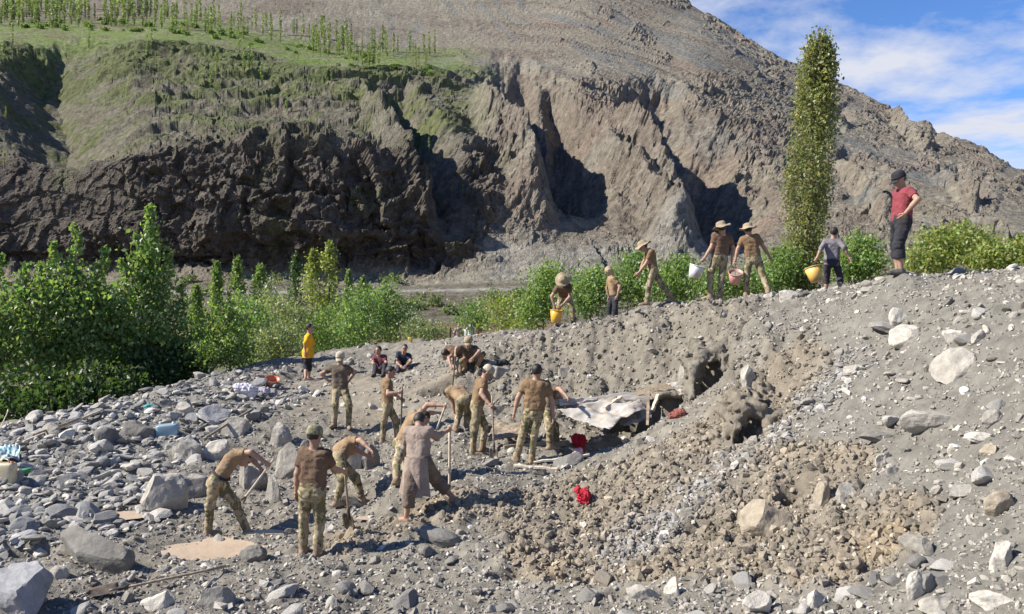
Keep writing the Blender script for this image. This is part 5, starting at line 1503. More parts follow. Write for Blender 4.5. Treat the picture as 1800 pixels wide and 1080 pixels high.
h1 = PH['white_bucket']['palmL']; bucket("white bucket swung out by the bush-hatted man with his back turned", h1 + np.array([-0.10, 0.0, -0.10]), (0.28, -0.1, 1), B_w, r1=0.16, r0=0.12, hgt=0.28, hold=h1)
h1 = PH['pink_bucket']['palmL']; bucket("pink bucket hanging between the two bush-hatted men", h1 + np.array([0.0, -0.06, -0.20]), (-0.1, -0.55, 1), B_p, r1=0.16, r0=0.12, hgt=0.28, hold=h1)
h1 = PH['grey_shirt']['palmL']; bucket("big pale yellow bucket carried by the man in the grey shirt", h1 + np.array([-0.08, -0.04, -0.16]), (-0.25, 0.25, 1), B_yo, r1=0.195, r0=0.145, hgt=0.36, hold=h1)

# things lying on the slate slope
q0 = hit(477, 684); bucket("cracked orange basin lying on the rubble below the yellow-shirted man", q0 + np.array([0, 0.1, 0.26]), (0.25, -0.35, 1), B_o, r1=0.19, r0=0.13, hgt=0.26, mud=False, cat='basin', group=None)

def lump(name, label, px, py, w, h_, mat, cat, seed, amp=0.05, flatten=1.0, lobes=5, parts=None, ddy=0.0):
    """crumpled soft thing: bag or cloth"""
    q = hit(px, py + h_ * 0.45); d = q[1]; W_m, H_m = w / F * d, h_ / F * d
    r = np.random.default_rng(seed); f = Field(min(0.03, max(0.012, W_m / 30)))
    c = q + np.array([0, W_m * 0.2 + ddy, H_m * 0.42])
    for k in range(lobes):
        o = r.uniform(-0.32, 0.32, 3) * np.array([W_m, W_m * 0.6, H_m * flatten]); e = r.uniform(-0.32, 0.32, 3) * np.array([W_m, W_m * 0.6, H_m * flatten])
        f.cone(c + o, c + e, 0.20 * min(W_m, H_m) + 0.08 * W_m, 0.14 * min(W_m, H_m) + 0.05 * W_m, 0.04)
    f.noise = (amp * min(W_m, 0.6), (9 / max(W_m, 0.2), 9 / max(W_m, 0.2), 9 / max(W_m, 0.2)), seed)
    V, Q = f.build()
    return tag(mobj(name, V, Q, mat, base=(c[0], c[1], q[2])), label, cat)
S_sack = cloth("white_sack", (0.60, 0.57, 0.62)); S_lil = cloth("lilac_grey_cloth", (0.36, 0.34, 0.40)); S_teal = cloth("teal_cloth", (0.10, 0.42, 0.40)); S_blue = cloth("pale_blue_cloth", (0.33, 0.47, 0.56))
S_redc = cloth("red_cloth", (0.50, 0.014, 0.035), (0.30, 0.05, 0.05)); S_pinkc = cloth("pink_white_cloth", (0.60, 0.36, 0.40)); S_brick = cloth("dull_red_cloth", (0.22, 0.07, 0.055)); S_blackc = cloth("black_cloth", (0.03, 0.032, 0.036))
lump("sack", "white sack slumped on the rubble left of the orange basin", 430, 687, 46, 30, S_sack, 'sack', 3, 0.09)
lump("cloth", "lilac-grey cloth trailing from the white sack", 459, 689, 34, 14, S_lil, 'cloth', 4, 0.08, 0.6)
lump("cloth", "teal cloth scrap among the slates near the trees", 258, 715, 24, 12, S_teal, 'cloth', 5, 0.07, 0.5)
lump("cloth", "small yellow-green scrap at the foot of the bushes below the crest", 721, 597, 8, 12, cloth("mustard_cloth", (0.5, 0.38, 0.05)), 'cloth', 6, 0.07)
lump("cloth", "bright red cloth bundle hanging at the dark mouth under the sheets", 1021, 777, 28, 34, S_redc, 'cloth', 7, 0.10, lobes=6)
lump("cloth", "pink and white cloth below the bright red bundle", 1018, 799, 26, 22, S_pinkc, 'cloth', 8, 0.10)
lump("cloth", "red cloth lying alone on the brown slope", 1025, 874, 28, 36, S_redc, 'cloth', 9, 0.12, lobes=6)
lump("cloth", "dull red cloth at the edge of the sheltered hollow", 1190, 729, 36, 18, S_brick, 'cloth', 10, 0.08)
lump("bag", "dark bag lying on the grey slab above the hollow", 884, 638, 26, 12, S_blackc, 'bag', 12, 0.08)

def box_mesh(c, X, Y, Z, bev=0.12):
    """rounded block with half axes X, Y, Z"""
    v, f = ICO[2]; p = np.sign(v) * np.abs(v) ** 0.28; p = p / np.abs(p).max(0)
    return c + p @ np.array([X, Y, Z]), f
# jerrycan at the left edge
q0 = hit(6, 856); s0 = q0[1] / F
root = empty("jerrycan", q0); tag(root, "yellowish white jerrycan at the left edge of the slope", 'jerrycan')
M_jerry = plastic("jerrycan_plastic", (0.66, 0.56, 0.36)); cj = q0 + np.array([-0.02, 0.1, 0.19])
v, f = box_mesh(cj, (0.15, 0, 0), (0, 0.10, 0), (0, 0, 0.19)); mobj("jerrycan_body", v, f, M_jerry, parent=root)
v, q = tube([cj + np.array(a) for a in ((-0.08, 0, 0.18), (-0.07, 0, 0.25), (0.04, 0, 0.25), (0.06, 0, 0.18))], 0.016, 8); mobj("handle", v, q, M_jerry, parent=root)
v, q = tube([cj + np.array((0.10, 0, 0.17)), cj + np.array((0.10, 0, 0.215))], 0.026, 10); mobj("cap", v, q, B_o, parent=root)
# pale blue can with a dark side
q0 = hit(290, 768); c0 = q0 + np.array([0, 0.12, 0.12]); root = empty("canister", q0); tag(root, "pale blue canister lying among the slates", 'canister')
v, f = box_mesh(c0, (0.22, 0.03, 0.02), (-0.03, 0.13, 0), (0, 0, 0.13)); mobj("canister_body", v, f, plastic("blue_plastic", (0.20, 0.34, 0.42)), parent=root)
v, q = tube([c0 + np.array((0.12, 0, 0.11)), c0 + np.array((0.13, 0, 0.17))], 0.03, 10); mobj("cap", v, q, B_w, parent=root)
q0 = hit(37, 836); c0 = q0 + np.array([0, 0.08, 0.05]); v, f = box_mesh(c0, (0.11, 0.02, 0.01), (0, 0.08, 0), (0, 0, 0.05))
tag(mobj("crate", v, f, plastic("green_plastic", (0.05, 0.22, 0.10)), base=q0), "small green plastic box beside the jerrycan", 'box')

def patch(name, label, cat, corners, mat, corr=0, amp=0.012, crumple=0.02, seed=0, n=(44, 22), group=None, thick=0.004):
    """a bent sheet between four corners; corr ridges across the first direction"""
    A, Bc, Cc_, Dc = [np.array(c) for c in corners]
    u = np.linspace(0, 1, n[0]); v = np.linspace(0, 1, n[1]); U, Vv = np.meshgrid(u, v, indexing='ij')
    P = (A[None, None] * ((1-U) * (1-Vv))[..., None] + Bc * (U * (1-Vv))[..., None] + Cc_ * (U * Vv)[..., None] + Dc * ((1-U) * Vv)[..., None])
    nr = norm(np.cross(Bc - A, Dc - A)); nr = nr if nr[2] > 0 else -nr
    dsp = amp * np.sin(2 * np.pi * corr * Vv) if corr else 0
    dsp = dsp + crumple * fbm(np.stack([U * 4 + seed, Vv * 4, 0 * U], -1), 4, seed=seed) * 1.6
    P = P + nr * (dsp + 0 * U)[..., None]
    I = np.arange(n[0] * n[1]).reshape(n); Q = np.stack([I[:-1, :-1], I[1:, :-1], I[1:, 1:], I[:-1, 1:]], -1).reshape(-1, 4)
    P = P.reshape(-1, 3); V2 = np.vstack([P, P - nr * thick])
    rim = [I[:, 0], I[-1, :], I[::-1, -1], I[0, ::-1]]; e = np.concatenate([r[:-1] for r in rim]); m = len(e)
    side = np.array([[e[k], e[k] + len(P), e[(k + 1) % m] + len(P), e[(k + 1) % m]] for k in range(m)])
    return tag(mobj(name, V2, np.vstack([Q, Q[:, ::-1] + len(P), side]), mat, base=P.mean(0)), label, cat, group)
GS = "wreckage of the buried roof"
patch("roof_sheet", "long corrugated roof sheet along the foot of the grey bank", 'metal sheet', [at(990,704,15.8), at(1176,683,16.3), at(1176,697,15.7), at(995,718,15.2)], M_sheet, corr=6, amp=0.02, crumple=0.04, seed=1, group=GS)
patch("roof_sheet", "bent corrugated roof sheet running down below the upright post", 'metal sheet', [at(1062,716,15.3), at(1142,702,15.6), at(1146,735,15.0), at(1098,748,14.6)], M_sheet, corr=7, amp=0.018, crumple=0.05, seed=2, group=GS)
patch("roof_sheet", "pale crumpled roof sheet spread over the hollow", 'metal sheet', [at(980,725,14.8), at(1090,700,15.4), at(1138,712,15.1), at(1072,751,14.3)], M_tarp, corr=9, amp=0.010, crumple=0.08, seed=3, group=GS)
patch("roof_sheet", "short metal sheet end sticking out below the upper dark hollow", 'metal sheet', [at(1170,672,15.5), at(1232,672,15.6), at(1226,690,15.2), at(1196,692,15.1)], M_tarp, corr=4, amp=0.015, crumple=0.04, seed=4, group=GS)
patch("roof_sheet", "thin pale sheet edge above the crumpled one", 'metal sheet', [at(980,702,15.2), at(1052,698,15.5), at(1050,708,15.3), at(985,714,15.0)], M_tarp, corr=2, amp=0.015, crumple=0.03, seed=5, group=GS)
M_crust = mat_simple("mud_crust", (0.215, 0.185, 0.145), rough=0.95, var=0.35, scale=6, bump=0.9, bscale=16, bdist=0.05, dirt=(0.16, 0.14, 0.115))
patch("roof_section", "mud-caked roof section sloping over the dark hollow right of the upright post", 'roof section', [at(1138,688,16.3), at(1238,668,16.1), at(1230,682,15.2), at(1150,699,15.2)], M_crust, corr=0, crumple=0.07, seed=9, thick=0.10, group=GS)
def lip(label, pts, rad, seed):
    """rough crust of earth hanging over a hollow; its ends run back into the slope"""
    f = Field(0.028)
    P = [at(*p) for p in pts]; n = len(P)
    wd = [0.55, 0.9, 1.15, 1.2, 0.95, 0.55]
    for k in range(n - 1): f.cone(P[k], P[k+1], rad * wd[k], rad * wd[k+1], 0.08)
    for k in range(n):
        side = np.array([-0.32 if k < n / 2 else 0.32, 0.10, 0.0])
        f.cone(P[k], P[k] + np.array([0, 0.55, 0.16]), rad * wd[k], rad * 1.4, 0.10)
        g_ = P[k] + side; g_[2] = float(gz(g_[0], g_[1])) - 0.05
        f.cone(P[k], g_, rad * wd[k], rad * 0.9, 0.10)
    f.noise = (0.105, (6.5, 6.5, 7.5), seed)
    V, Q = f.build()
    c = samp(GC, V[:, 0], V[:, 1]) * (1 + 0.25 * fbm(V * 6, 3, seed=seed))[:, None]
    o = mobj("earth_lip", V, Q, M_ground, base=P[0], col=c); return tag(o, label, 'earth lip', None)
lip("crusted earth lip arching over the upper dark hollow", [(1216,698,14.85),(1220,652,15.08),(1236,626,15.25),(1260,621,15.3),(1278,640,15.15),(1286,692,14.85)], 0.125, 3)
lip("crusted earth lip arching over the lower dark hollow", [(1284,796,11.72),(1290,748,11.95),(1307,722,12.15),(1332,720,12.2),(1350,744,12.05),(1356,792,11.72)], 0.105, 6)
patch("board", "grey board with a pale edge between the pale-capped man and the broad man", 'board', [at(868,744,15.6), at(932,742,15.8), at(928,766,15.2), at(858,772,15.0)], M_wood, corr=0, crumple=0.03, seed=6, thick=0.04, group=GS)
patch("plastic_sheet", "pale cyan plastic sheet at the left edge of the slope", 'sheet', [hit(-10, 800) + np.array([0, 0, 0.12]), hit(36, 797) + np.array([0, 0, 0.14]), hit(34, 812) + np.array([0, 0, 0.08]), hit(-10, 822) + np.array([0, 0, 0.1])], plastic("cyan_plastic", (0.42, 0.62, 0.62)), crumple=0.06, seed=7)

def plank(label, p, q, w, t, mat, group=GS, name="plank", cat='plank'):
    p, q = np.array(p), np.array(q); d = norm(q - p); s_ = norm(np.cross(d, [0, 0, 1.0])); u_ = np.cross(s_, d)
    n = 7; V = []
    for k in range(n):
        c = p + (q - p) * k / (n - 1) + u_ * 0.01 * math.sin(k * 2.1)
        for a, b in ((-1, -1), (1, -1), (1, 1), (-1, 1)): V.append(c + s_ * a * w / 2 * (1 + 0.05 * math.sin(k * 3)) + u_ * b * t / 2)
    I = np.arange(n * 4).reshape(n, 4); J2 = np.roll(I, -1, 1)
    Q = np.vstack([np.stack([I[:-1], J2[:-1], J2[1:], I[1:]], -1).reshape(-1, 4), [I[0, ::-1], I[-1]]])
    return tag(mobj(name, np.array(V), Q, mat, base=p, smooth=False), label, cat, group)
def lay(px, py, lift=0.04): return hit(px, py) + np.array([0, 0, lift])
plank("pale plank on the ground just below the broad man's boots", lay(903,823), lay(980,829), 0.11, 0.035, M_pale)
plank("pale plank leading from the broad man's boots to the pink cloth", lay(938,817), lay(1036,805,0.06), 0.09, 0.03, M_pale)
plank("dark beam lying along the shadowed bottom of the hollow", lay(885,790), lay(1000,782), 0.12, 0.08, M_wood)
plank("upright post at the end of the roof sheets", at(1140,688,15.05), at(1138,748,14.75), 0.05, 0.05, M_wood, name="post", cat='post')
plank("short leaning post right of the upright post", at(1157,694,15.2), at(1147,722,15.0), 0.06, 0.05, M_pale, name="post", cat='post')
plank("yellowish broken rafter lying on the roof sheets", at(1062,718,15.0), at(1092,698,15.3), 0.07, 0.05, M_pale)
plank("dark rafter end jutting from the bank above the roof sheets", at(1120,692,15.9), at(1180,676,15.6), 0.09, 0.09, M_wood)
def pole(label, a, b, r, mat, name="pole", cat='pole', group=None, wob=0.05, seed=1):
    v, q = tube(bar(np.array(a), np.array(b), r, n=9, wob=wob, seed=seed), r, 7)
    return tag(mobj(name, v, q, mat, base=a), label, cat, group)
pole("lower of two long poles lying on the slates by the trees", lay(38,784,0.08), lay(178,735,0.12), 0.028, M_pale, group="poles on the slates", seed=2)
pole("upper of two long poles lying on the slates by the trees", lay(60,776,0.10), lay(196,726,0.14), 0.024, M_wood, group="poles on the slates", seed=5)
pole("long stick slanting over the pale slab above the pick man", lay(366,776,0.12), lay(442,734,0.16), 0.03, M_wood, name="stick", cat='stick', seed=7)
pole("thin bent twig sticking out of the grass at the left edge", lay(0,762,0.02), lay(12,742,0.3), 0.010, M_pale, name="twig", cat='twig', seed=9)
pole("dark post standing at the rubble edge left of the onlookers", at(791,598,33), at(791,576,33), 0.05, M_iron, name="post", cat='post', seed=11, wob=0.0)
a, b = lay(398,1004,0.06), lay(150,1056,0.05)
shovel("shovel", "muddy shovel lying flat on the rubble at the bottom left", a, b, np.array([0, -0.2, 1.0]), blade=0.34, width=0.22, mat=M_wood)
# ------------------------------------------------------------------ trees and bushes
def mat_leaf(name):
    m, nt, N, L, b = new_mat(name)
    N.remove(b); out = N['Material Output']
    a = nd(N, 'ShaderNodeAttribute', attribute_name='col')
    df = nd(N, 'ShaderNodeBsdfPrincipled'); df.inputs['Roughness'].default_value = 0.42; df.inputs['Specular IOR Level'].default_value = 0.5
    tl = nd(N, 'ShaderNodeBsdfTranslucent'); mx = nd(N, 'ShaderNodeMixShader'); mx.inputs[0].default_value = 0.48
    sc = nd(N, 'ShaderNodeVectorMath', operation='MULTIPLY'); sc.inputs[1].default_value = (1.35, 1.45, 0.6)
    L.new(a.outputs['Color'], df.inputs['Base Color']); L.new(a.outputs['Color'], sc.inputs[0]); L.new(sc.outputs[0], tl.inputs['Color'])
    L.new(df.outputs[0], mx.inputs[1]); L.new(tl.outputs[0], mx.inputs[2]); L.new(mx.outputs[0], out.inputs['Surface'])
    return m
M_leaf = mat_leaf("leaf")
M_bark = mat_simple("bark", (0.16, 0.13, 0.10), rough=0.9, var=0.35, scale=10, bump=0.6, bscale=30, bdist=0.02)

def leaves(pos, size, colr, r, droop=0.0):
    n = len(pos)
    R = rot_mat(r.uniform(-1.4, 1.4, n), r.uniform(-1.4, 1.4, n), r.uniform(0, 6.28, n))
    s = size * np.exp(r.normal(0, 0.22, n))
    q = np.array([(-0.5, 0, 0), (0, -0.34, 0.06), (0.55, 0, 0), (0, 0.34, 0.06)])
    V = np.einsum('nij,vj->nvi', R, q) * s[:, None, None] + pos[:, None]
    c = colr * np.exp(r.normal(0, 0.20, n))[:, None]
    c[:, 0] *= np.exp(r.normal(0, 0.12, n))
    return V.reshape(-1, 3), np.arange(n * 4).reshape(n, 4), np.repeat(c, 4, axis=0)

def crown_points(lobes, shoots, n, r, clump=0.22, per=26):
    """leaf spots: clumps spread through the lobes (mostly towards the outside) and along upright shoots"""
    out = []
    vol = np.array([l[1][0] * l[1][1] * l[1][2] for l in lobes]) ** 0.66
    vol = vol / vol.sum()
    for (c, rad), f in zip(lobes, vol):
        m = int(n * f / per) + 1
        d = r.normal(size=(m, 3)); d /= np.linalg.norm(d, axis=1, keepdims=True)
        rr2 = r.uniform(0.25, 1.08, m) ** 0.6
        cc = np.array(c) + d * rr2[:, None] * np.array(rad)
        sz = r.uniform(0.5, 1.4, m) * clump
        k = np.repeat(np.arange(m), per)
        out.append(cc[k] + r.normal(size=(len(k), 3)) * sz[k][:, None] * np.array([1, 1, 0.8]))
    for a, b, w, m in shoots:
        t = r.random(m) ** 0.8
        a, b = np.array(a), np.array(b)
        mid = a + (b - a) * t[:, None]
        wob = 0.10 * np.stack([np.sin(t * 9 + a[0]), np.cos(t * 7 + a[0]), 0 * t], -1)
        out.append(mid + wob * (t * (1 - t) * 2)[:, None] + r.normal(size=(m, 3)) * (w * (1.05 - 0.85 * t))[:, None] * np.array([1, 1, 0.8]))
    return np.vstack(out)

def plant(name, label, cat, base, lobes, shoots, n, size, colr, seed, group=None, clump=0.22, trunk=0.08, stem="trunk", top="crown"):
    r = np.random.default_rng(seed); base = np.array(base, float)
    root = empty(name, base); tag(root, label, cat, group)
    P = crown_points(lobes, shoots, n, r, clump)
    P = P[P[:, 2] > base[2] + 0.02]
    V, Q, C_ = leaves(P, size, np.array(colr) * np.ones((len(P), 1)), r)
    mobj(top, V, Q, M_leaf, parent=root, col=C_, smooth=False)
    Vs, Qs, off = [], [], 0
    targets = [np.array(c) for c, _ in lobes] + [np.array(a) + 0.7 * (np.array(b) - np.array(a)) for a, b, _, _ in shoots]
    main = np.mean([c for c, _ in lobes], 0); main = np.array([main[0], main[1], base[2] + 0.55 * (main[2] - base[2])])
    def limb(a, b, r0, r1):
        nonlocal off
        t = np.linspace(0, 1, 6)[:, None]; p = a + (b - a) * t + 0.06 * np.linalg.norm(b - a) * np.sin(t * 3.14) * r.normal(size=3)
        v, q = tube(p, np.linspace(r0, r1, 6), 6, cap=False); Vs.append(v); Qs.append(q[0] + off); off += len(v)
    limb(base - np.array([0, 0, 0.15]), main, trunk, trunk * 0.7)
    for t_ in targets:
        limb(main, t_, trunk * 0.5, trunk * 0.12)
        for _ in range(2): limb(main + (t_ - main) * r.uniform(0.4, 0.8), t_ + r.normal(size=3) * 0.10 * np.linalg.norm(t_ - main), trunk * 0.25, trunk * 0.08)
    mobj(stem, np.vstack(Vs), np.vstack(Qs), M_bark, parent=root)
    return root

def lobe(px, py, d, rx, ry, deep=0.9): return (at(px, py, d), (rx / F * d, rx / F * d * deep, ry / F * d))
def shoot(px0, py0, px1, py1, d, w=0.16, m=260): return (at(px0, py0, d), at(px1, py1, d), w, m)
def gbase(px, d, dz=0.0):
    x = (px - 900) / F * d; return np.array([x, d, float(gz(x, d)) + dz])
SHADE_DK, MD, LT, YL, PL = (0.060, 0.100, 0.036), (0.185, 0.265, 0.100), (0.190, 0.270, 0.090), (0.250, 0.290, 0.090), (0.215, 0.250, 0.140)  # first tone: leaf green darkened to stand in for shade among the trees
plant("leafy_tree", "broad-leaved tree with the tallest pointed spire at left", 'tree', gbase(258, 24.0), [lobe(250,570,24,70,80), lobe(262,480,24,30,55), lobe(300,610,24.4,42,50), lobe(205,600,23.6,48,60)],
      [shoot(262,560,264,362,24,0.30,900), shoot(250,540,240,412,23.8,0.20,260), shoot(285,560,298,446,24.2,0.20,260), shoot(225,550,212,456,23.6,0.20,260), shoot(310,580,322,500,24.2,0.2,200)], 7600, 0.125, MD, 1, clump=0.24)
plant("leafy_tree", "broad-leaved tree with several upright shoots left of the spired one", 'tree', gbase(140, 23.0), [lobe(140,580,22.8,66,75), lobe(120,515,22.8,44,40), lobe(182,540,23,36,45), lobe(90,625,22.6,48,50)],
      [shoot(135,540,132,396,22.8,0.20,420), shoot(100,540,93,425,22.6,0.20,330), shoot(165,540,184,436,23,0.20,300), shoot(78,540,70,462,22.6,0.18,200)], 7600, 0.125, MD, 2, clump=0.24)
plant("leafy_tree", "dense green tree cut by the left picture edge", 'tree', gbase(20, 22.0), [lobe(20,610,21.8,66,75), lobe(50,545,22,42,42), lobe(-60,580,21.8,80,90)], [shoot(40,540,46,462,22,0.2,240), shoot(5,540,0,448,22,0.2,240)], 7000, 0.12, MD, 3, clump=0.24)
plant("shrub", "shrub coloured dark for the shade under the left trees", 'shrub', gbase(100, 21.0), [lobe(110,700,20.8,80,40), lobe(20,710,20.2,75,42), lobe(190,680,21.4,60,40)], [], 6000, 0.13, SHADE_DK, 4, stem="stem", top="foliage")
plant("shrub", "dark shrub between the spired tree and the small pale-stemmed tree", 'shrub', gbase(290, 23.6), [lobe(275,650,23.4,56,42), lobe(340,630,24.6,36,40)], [], 4600, 0.13, SHADE_DK, 5, stem="stem", top="foliage")
plant("young_tree", "small light green tree with a bare slanting stem", 'tree', gbase(366, 22.4), [lobe(392,585,24,40,40), lobe(372,612,23.4,36,26), lobe(412,620,24.4,32,30)], [shoot(385,570,388,520,24,0.16,160), shoot(400,570,408,528,24,0.16,140)], 5200, 0.085, LT, 6, trunk=0.05)
B_LIST = [
 ("deep green bush behind the small light green tree", 440, 30, [(440,590,30,45,50),(415,560,31,30,35)], 4200, 0.12, MD),
 ("pale feathery bush left of the yellow-shirted man", 478, 27, [(470,612,27,32,26),(500,604,27.5,26,30)], 3600, 0.085, PL),
 ("grey-green willow bush beneath the tall poplars", 515, 44, [(505,565,44,45,45),(470,545,46,36,40)], 3800, 0.15, PL),
 ("dark green bush right of the twin poplars", 640, 46, [(635,560,46,42,50),(612,585,44,32,32)], 4200, 0.15, MD),
 ("rounded bush with bright top at the river side", 690, 48, [(690,565,48,38,36),(672,530,48,24,26)], 3800, 0.15, MD),
 ("low sunlit bush at the right end of the riverside thicket", 738, 44, [(735,583,44,26,17),(765,588,45,22,10)], 2200, 0.12, PL),
 ("willow bush left of the twin poplars", 575, 50, [(575,585,48,40,40)], 3000, 0.15, LT),
 ("small round bush alone right of the river gap", 835, 36, [(835,560,36,24,22)], 2000, 0.10, MD),
 ("bright yellow-green bush left of the yellow bucket", 893, 33, [(890,550,33,34,26),(925,565,32,26,22)], 3600, 0.10, YL),
 ("tall bright bush behind the man with the yellow bucket", 958, 28, [(955,520,28,28,38),(970,492,28.5,26,22),(940,545,28,24,24)], 4600, 0.10, LT),
 ("dark bush between the stooping man and the head-cloth man", 1035, 26, [(1030,525,26,36,30),(1045,500,26.5,30,22)], 4000, 0.10, MD),
 ("deep green bush behind the striding man", 1110, 26, [(1110,500,26,40,34),(1120,470,26.5,28,20)], 4200, 0.10, MD),
 ("bushy shrub between the striding man and the white bucket", 1190, 25, [(1185,500,25,42,34),(1200,474,25.5,26,18)], 4200, 0.10, MD),
 ("low bush behind the legs of the two bush-hatted men", 1270, 24, [(1265,505,24,45,24),(1320,500,24,36,24)], 3400, 0.09, LT),
 ("light green bush at the left foot of the big poplar", 1382, 25, [(1378,470,25,30,34),(1360,490,24.5,24,22)], 3600, 0.09, LT),
 ("bright bush between the grey-shirted and the maroon-shirted man", 1515, 22, [(1510,450,22,32,36),(1490,470,21.5,24,26),(1530,470,21.5,22,22)], 4200, 0.085, LT),
 ("big yellow-green bush right of the man in maroon", 1650, 20, [(1650,440,20,46,32),(1690,425,20.5,40,26),(1620,462,19.5,28,20)], 5600, 0.085, YL),
 ("yellow-green bush reaching the right picture edge", 1750, 19, [(1745,455,19,42,24),(1800,448,19,34,24)], 3800, 0.085, YL),
]
for k, (lab, px, d, lb, n, sz_, colr) in enumerate(B_LIST):
    plant("bush", lab, 'bush', gbase(px, d), [lobe(*q) for q in lb], [shoot(q[0], q[1], q[0] + 6 * (-1) ** k, q[1] - q[4] * 1.35, q[2], 0.012 * q[2] * 0.8, 90) for q in lb], n, sz_, colr, 40 + k, clump=0.009 * d, trunk=0.04, stem="stem", top="foliage", group="bushes behind the crest" if px > 800 else "riverside bushes")

def poplar(label, spine, widths, d, n, size, colr, seed, group=None, trunk=0.1, per=22, clump=0.16, name="poplar_tree"):
    """columnar crown: spine of photo points from foot to tip with half widths in pixels"""
    r = np.random.default_rng(seed); S = np.array([at(x, y, d) for x, y in spine]); Wd = np.array(widths) / F * d
    base = S[0].copy(); base[2] = min(base[2], float(gz(base[0], base[1]))) if d < 40 else base[2]
    root = empty(name, base); tag(root, label, 'tree', group)
    m = n // per; zt = r.random(m) ** 0.9; u = zt * (len(S) - 1); i = np.minimum(u.astype(int), len(S) - 2); f = (u - i)[:, None]
    c = S[i] * (1 - f) + S[i+1] * f; w = Wd[i] * (1 - f[:, 0]) + Wd[i+1] * f[:, 0]
    a = r.uniform(0, 6.28, m); rad = w * r.uniform(0.15, 1.05, m) ** 0.7
    c = c + np.stack([np.cos(a) * rad, np.sin(a) * rad, 0 * a], -1)
    k = np.repeat(np.arange(m), per); sg = np.minimum(clump, w * 0.45)[k]
    up_t = r.normal(size=len(k))
    P = c[k] + np.stack([r.normal(size=len(k)) * sg * 0.6, r.normal(size=len(k)) * sg * 0.6, up_t * sg * 1.9], -1)
    V, Q, C_ = leaves(P, size, np.array(colr) * np.ones((len(P), 1)), r); mobj("crown", V, Q, M_leaf, parent=root, col=C_, smooth=False)
    Vs, Qs, off = [], [], 0
    v, q = tube(np.vstack([base - [0, 0, 0.2], S]), np.linspace(trunk, 0.01, len(S) + 1), 7, cap=False); Vs.append(v); Qs.append(q[0]); off = len(v)
    for _ in range(26):
        t = r.uniform(0.05, 0.8) * (len(S) - 1); i = int(t); p0 = S[i] + (S[i+1] - S[i]) * (t - i); w0 = Wd[i]
        a = r.uniform(0, 6.28); hgt = r.uniform(0.10, 0.2) * np.linalg.norm(S[-1] - S[0])
        p1 = p0 + np.array([math.cos(a) * w0 * 0.7, math.sin(a) * w0 * 0.7, hgt]); pm = (p0 + p1) / 2 + np.array([math.cos(a), math.sin(a), 0]) * w0 * 0.15
        v, q = tube([p0, pm, p1], [trunk * 0.22, trunk * 0.16, trunk * 0.06], 5, cap=False); Vs.append(v); Qs.append(q[0] + off); off += len(v)
    mobj("trunk", np.vstack(Vs), np.vstack(Qs), M_bark, parent=root)
    return root
poplar("tall lone column-shaped poplar rising above the bucket carriers", [(1412,540),(1412,470),(1415,400),(1420,330),(1427,250),(1433,180),(1437,130),(1440,102),(1441,84)], [20,28,33,37,39,35,29,22,12], 25.5, 21000, 0.098, (0.225, 0.235, 0.105), 90, trunk=0.14)
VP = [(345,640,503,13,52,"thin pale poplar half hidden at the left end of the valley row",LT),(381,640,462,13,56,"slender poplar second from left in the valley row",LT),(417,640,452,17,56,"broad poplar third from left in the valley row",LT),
      (457,640,466,19,56,"poplar left of the willow bush in the valley row",LT),(520,640,446,17,62,"dark shaded poplar behind the twin poplars",SHADE_DK),(549,640,440,20,54,"left one of the two tall twin poplars",YL),(579,640,426,22,54,"right one of the two tall twin poplars, tallest in the valley",YL),
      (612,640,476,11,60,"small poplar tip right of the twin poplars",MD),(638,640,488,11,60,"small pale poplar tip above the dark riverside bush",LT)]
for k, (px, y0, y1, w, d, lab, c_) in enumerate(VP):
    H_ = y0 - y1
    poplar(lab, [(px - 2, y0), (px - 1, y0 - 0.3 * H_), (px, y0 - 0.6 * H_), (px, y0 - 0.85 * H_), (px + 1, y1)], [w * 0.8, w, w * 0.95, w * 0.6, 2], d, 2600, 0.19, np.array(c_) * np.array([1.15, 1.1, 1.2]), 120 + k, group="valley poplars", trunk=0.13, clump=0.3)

# little poplars on the high terrace, one mesh shape shared by many trees
def far_poplar_mesh(seed):
    r = np.random.default_rng(seed); n = 150
    z = 0.12 + 0.86 * r.random(n); w = 0.062 * np.sin(np.clip((z - 0.08) / 0.92, 0, 1) * np.pi) ** 0.6 + 0.012
    a = r.uniform(0, 6.28, n); rad = w * r.random(n) ** 0.5
    P = np.stack([np.cos(a) * rad, np.sin(a) * rad, z], -1)
    V, Q, C_ = leaves(P, 0.062, np.array([0.20, 0.255, 0.105]) * np.ones((n, 1)), r)
    V = V * np.array([1, 1, 1.0])
    v2, q2 = tube([(0, 0, -0.03), (0, 0, 0.25), (0.0, 0, 0.8)], [0.014, 0.011, 0.004], 5, cap=False)
    return mesh_data("poplar", np.vstack([V, v2]), [Q, q2[0] + len(V)], [M_leaf, M_bark], smooth=False, col=np.vstack([C_, np.full((len(v2), 3), 0.15)]), fmat=np.r_[np.zeros(len(Q)), np.ones(len(q2[0]))])
FPM = [far_poplar_mesh(300 + k) for k in range(5)]
def far_poplar(px, py, hpx, k, label, group):
    p = on_mountain(px, py)
    if p is None: return
    o = bpy.data.objects.new("poplar_tree", FPM[k % 5]); hgt = hpx / F * p[1]
    o.location = p - np.array([0, 0, 0.03 * hgt]); o.scale = (hgt * 0.9, hgt * 0.9, hgt); o.rotation_euler = (0, 0, k * 1.7)
    link(o); tag(o, label, 'tree', group)
rt_ = np.random.default_rng(77)
line_x = [-60, 0, 200, 300, 400, 500, 600, 700, 765]; line_y = [40, 38, 40, 44, 60, 76, 98, 114, 116]
n_t = 0
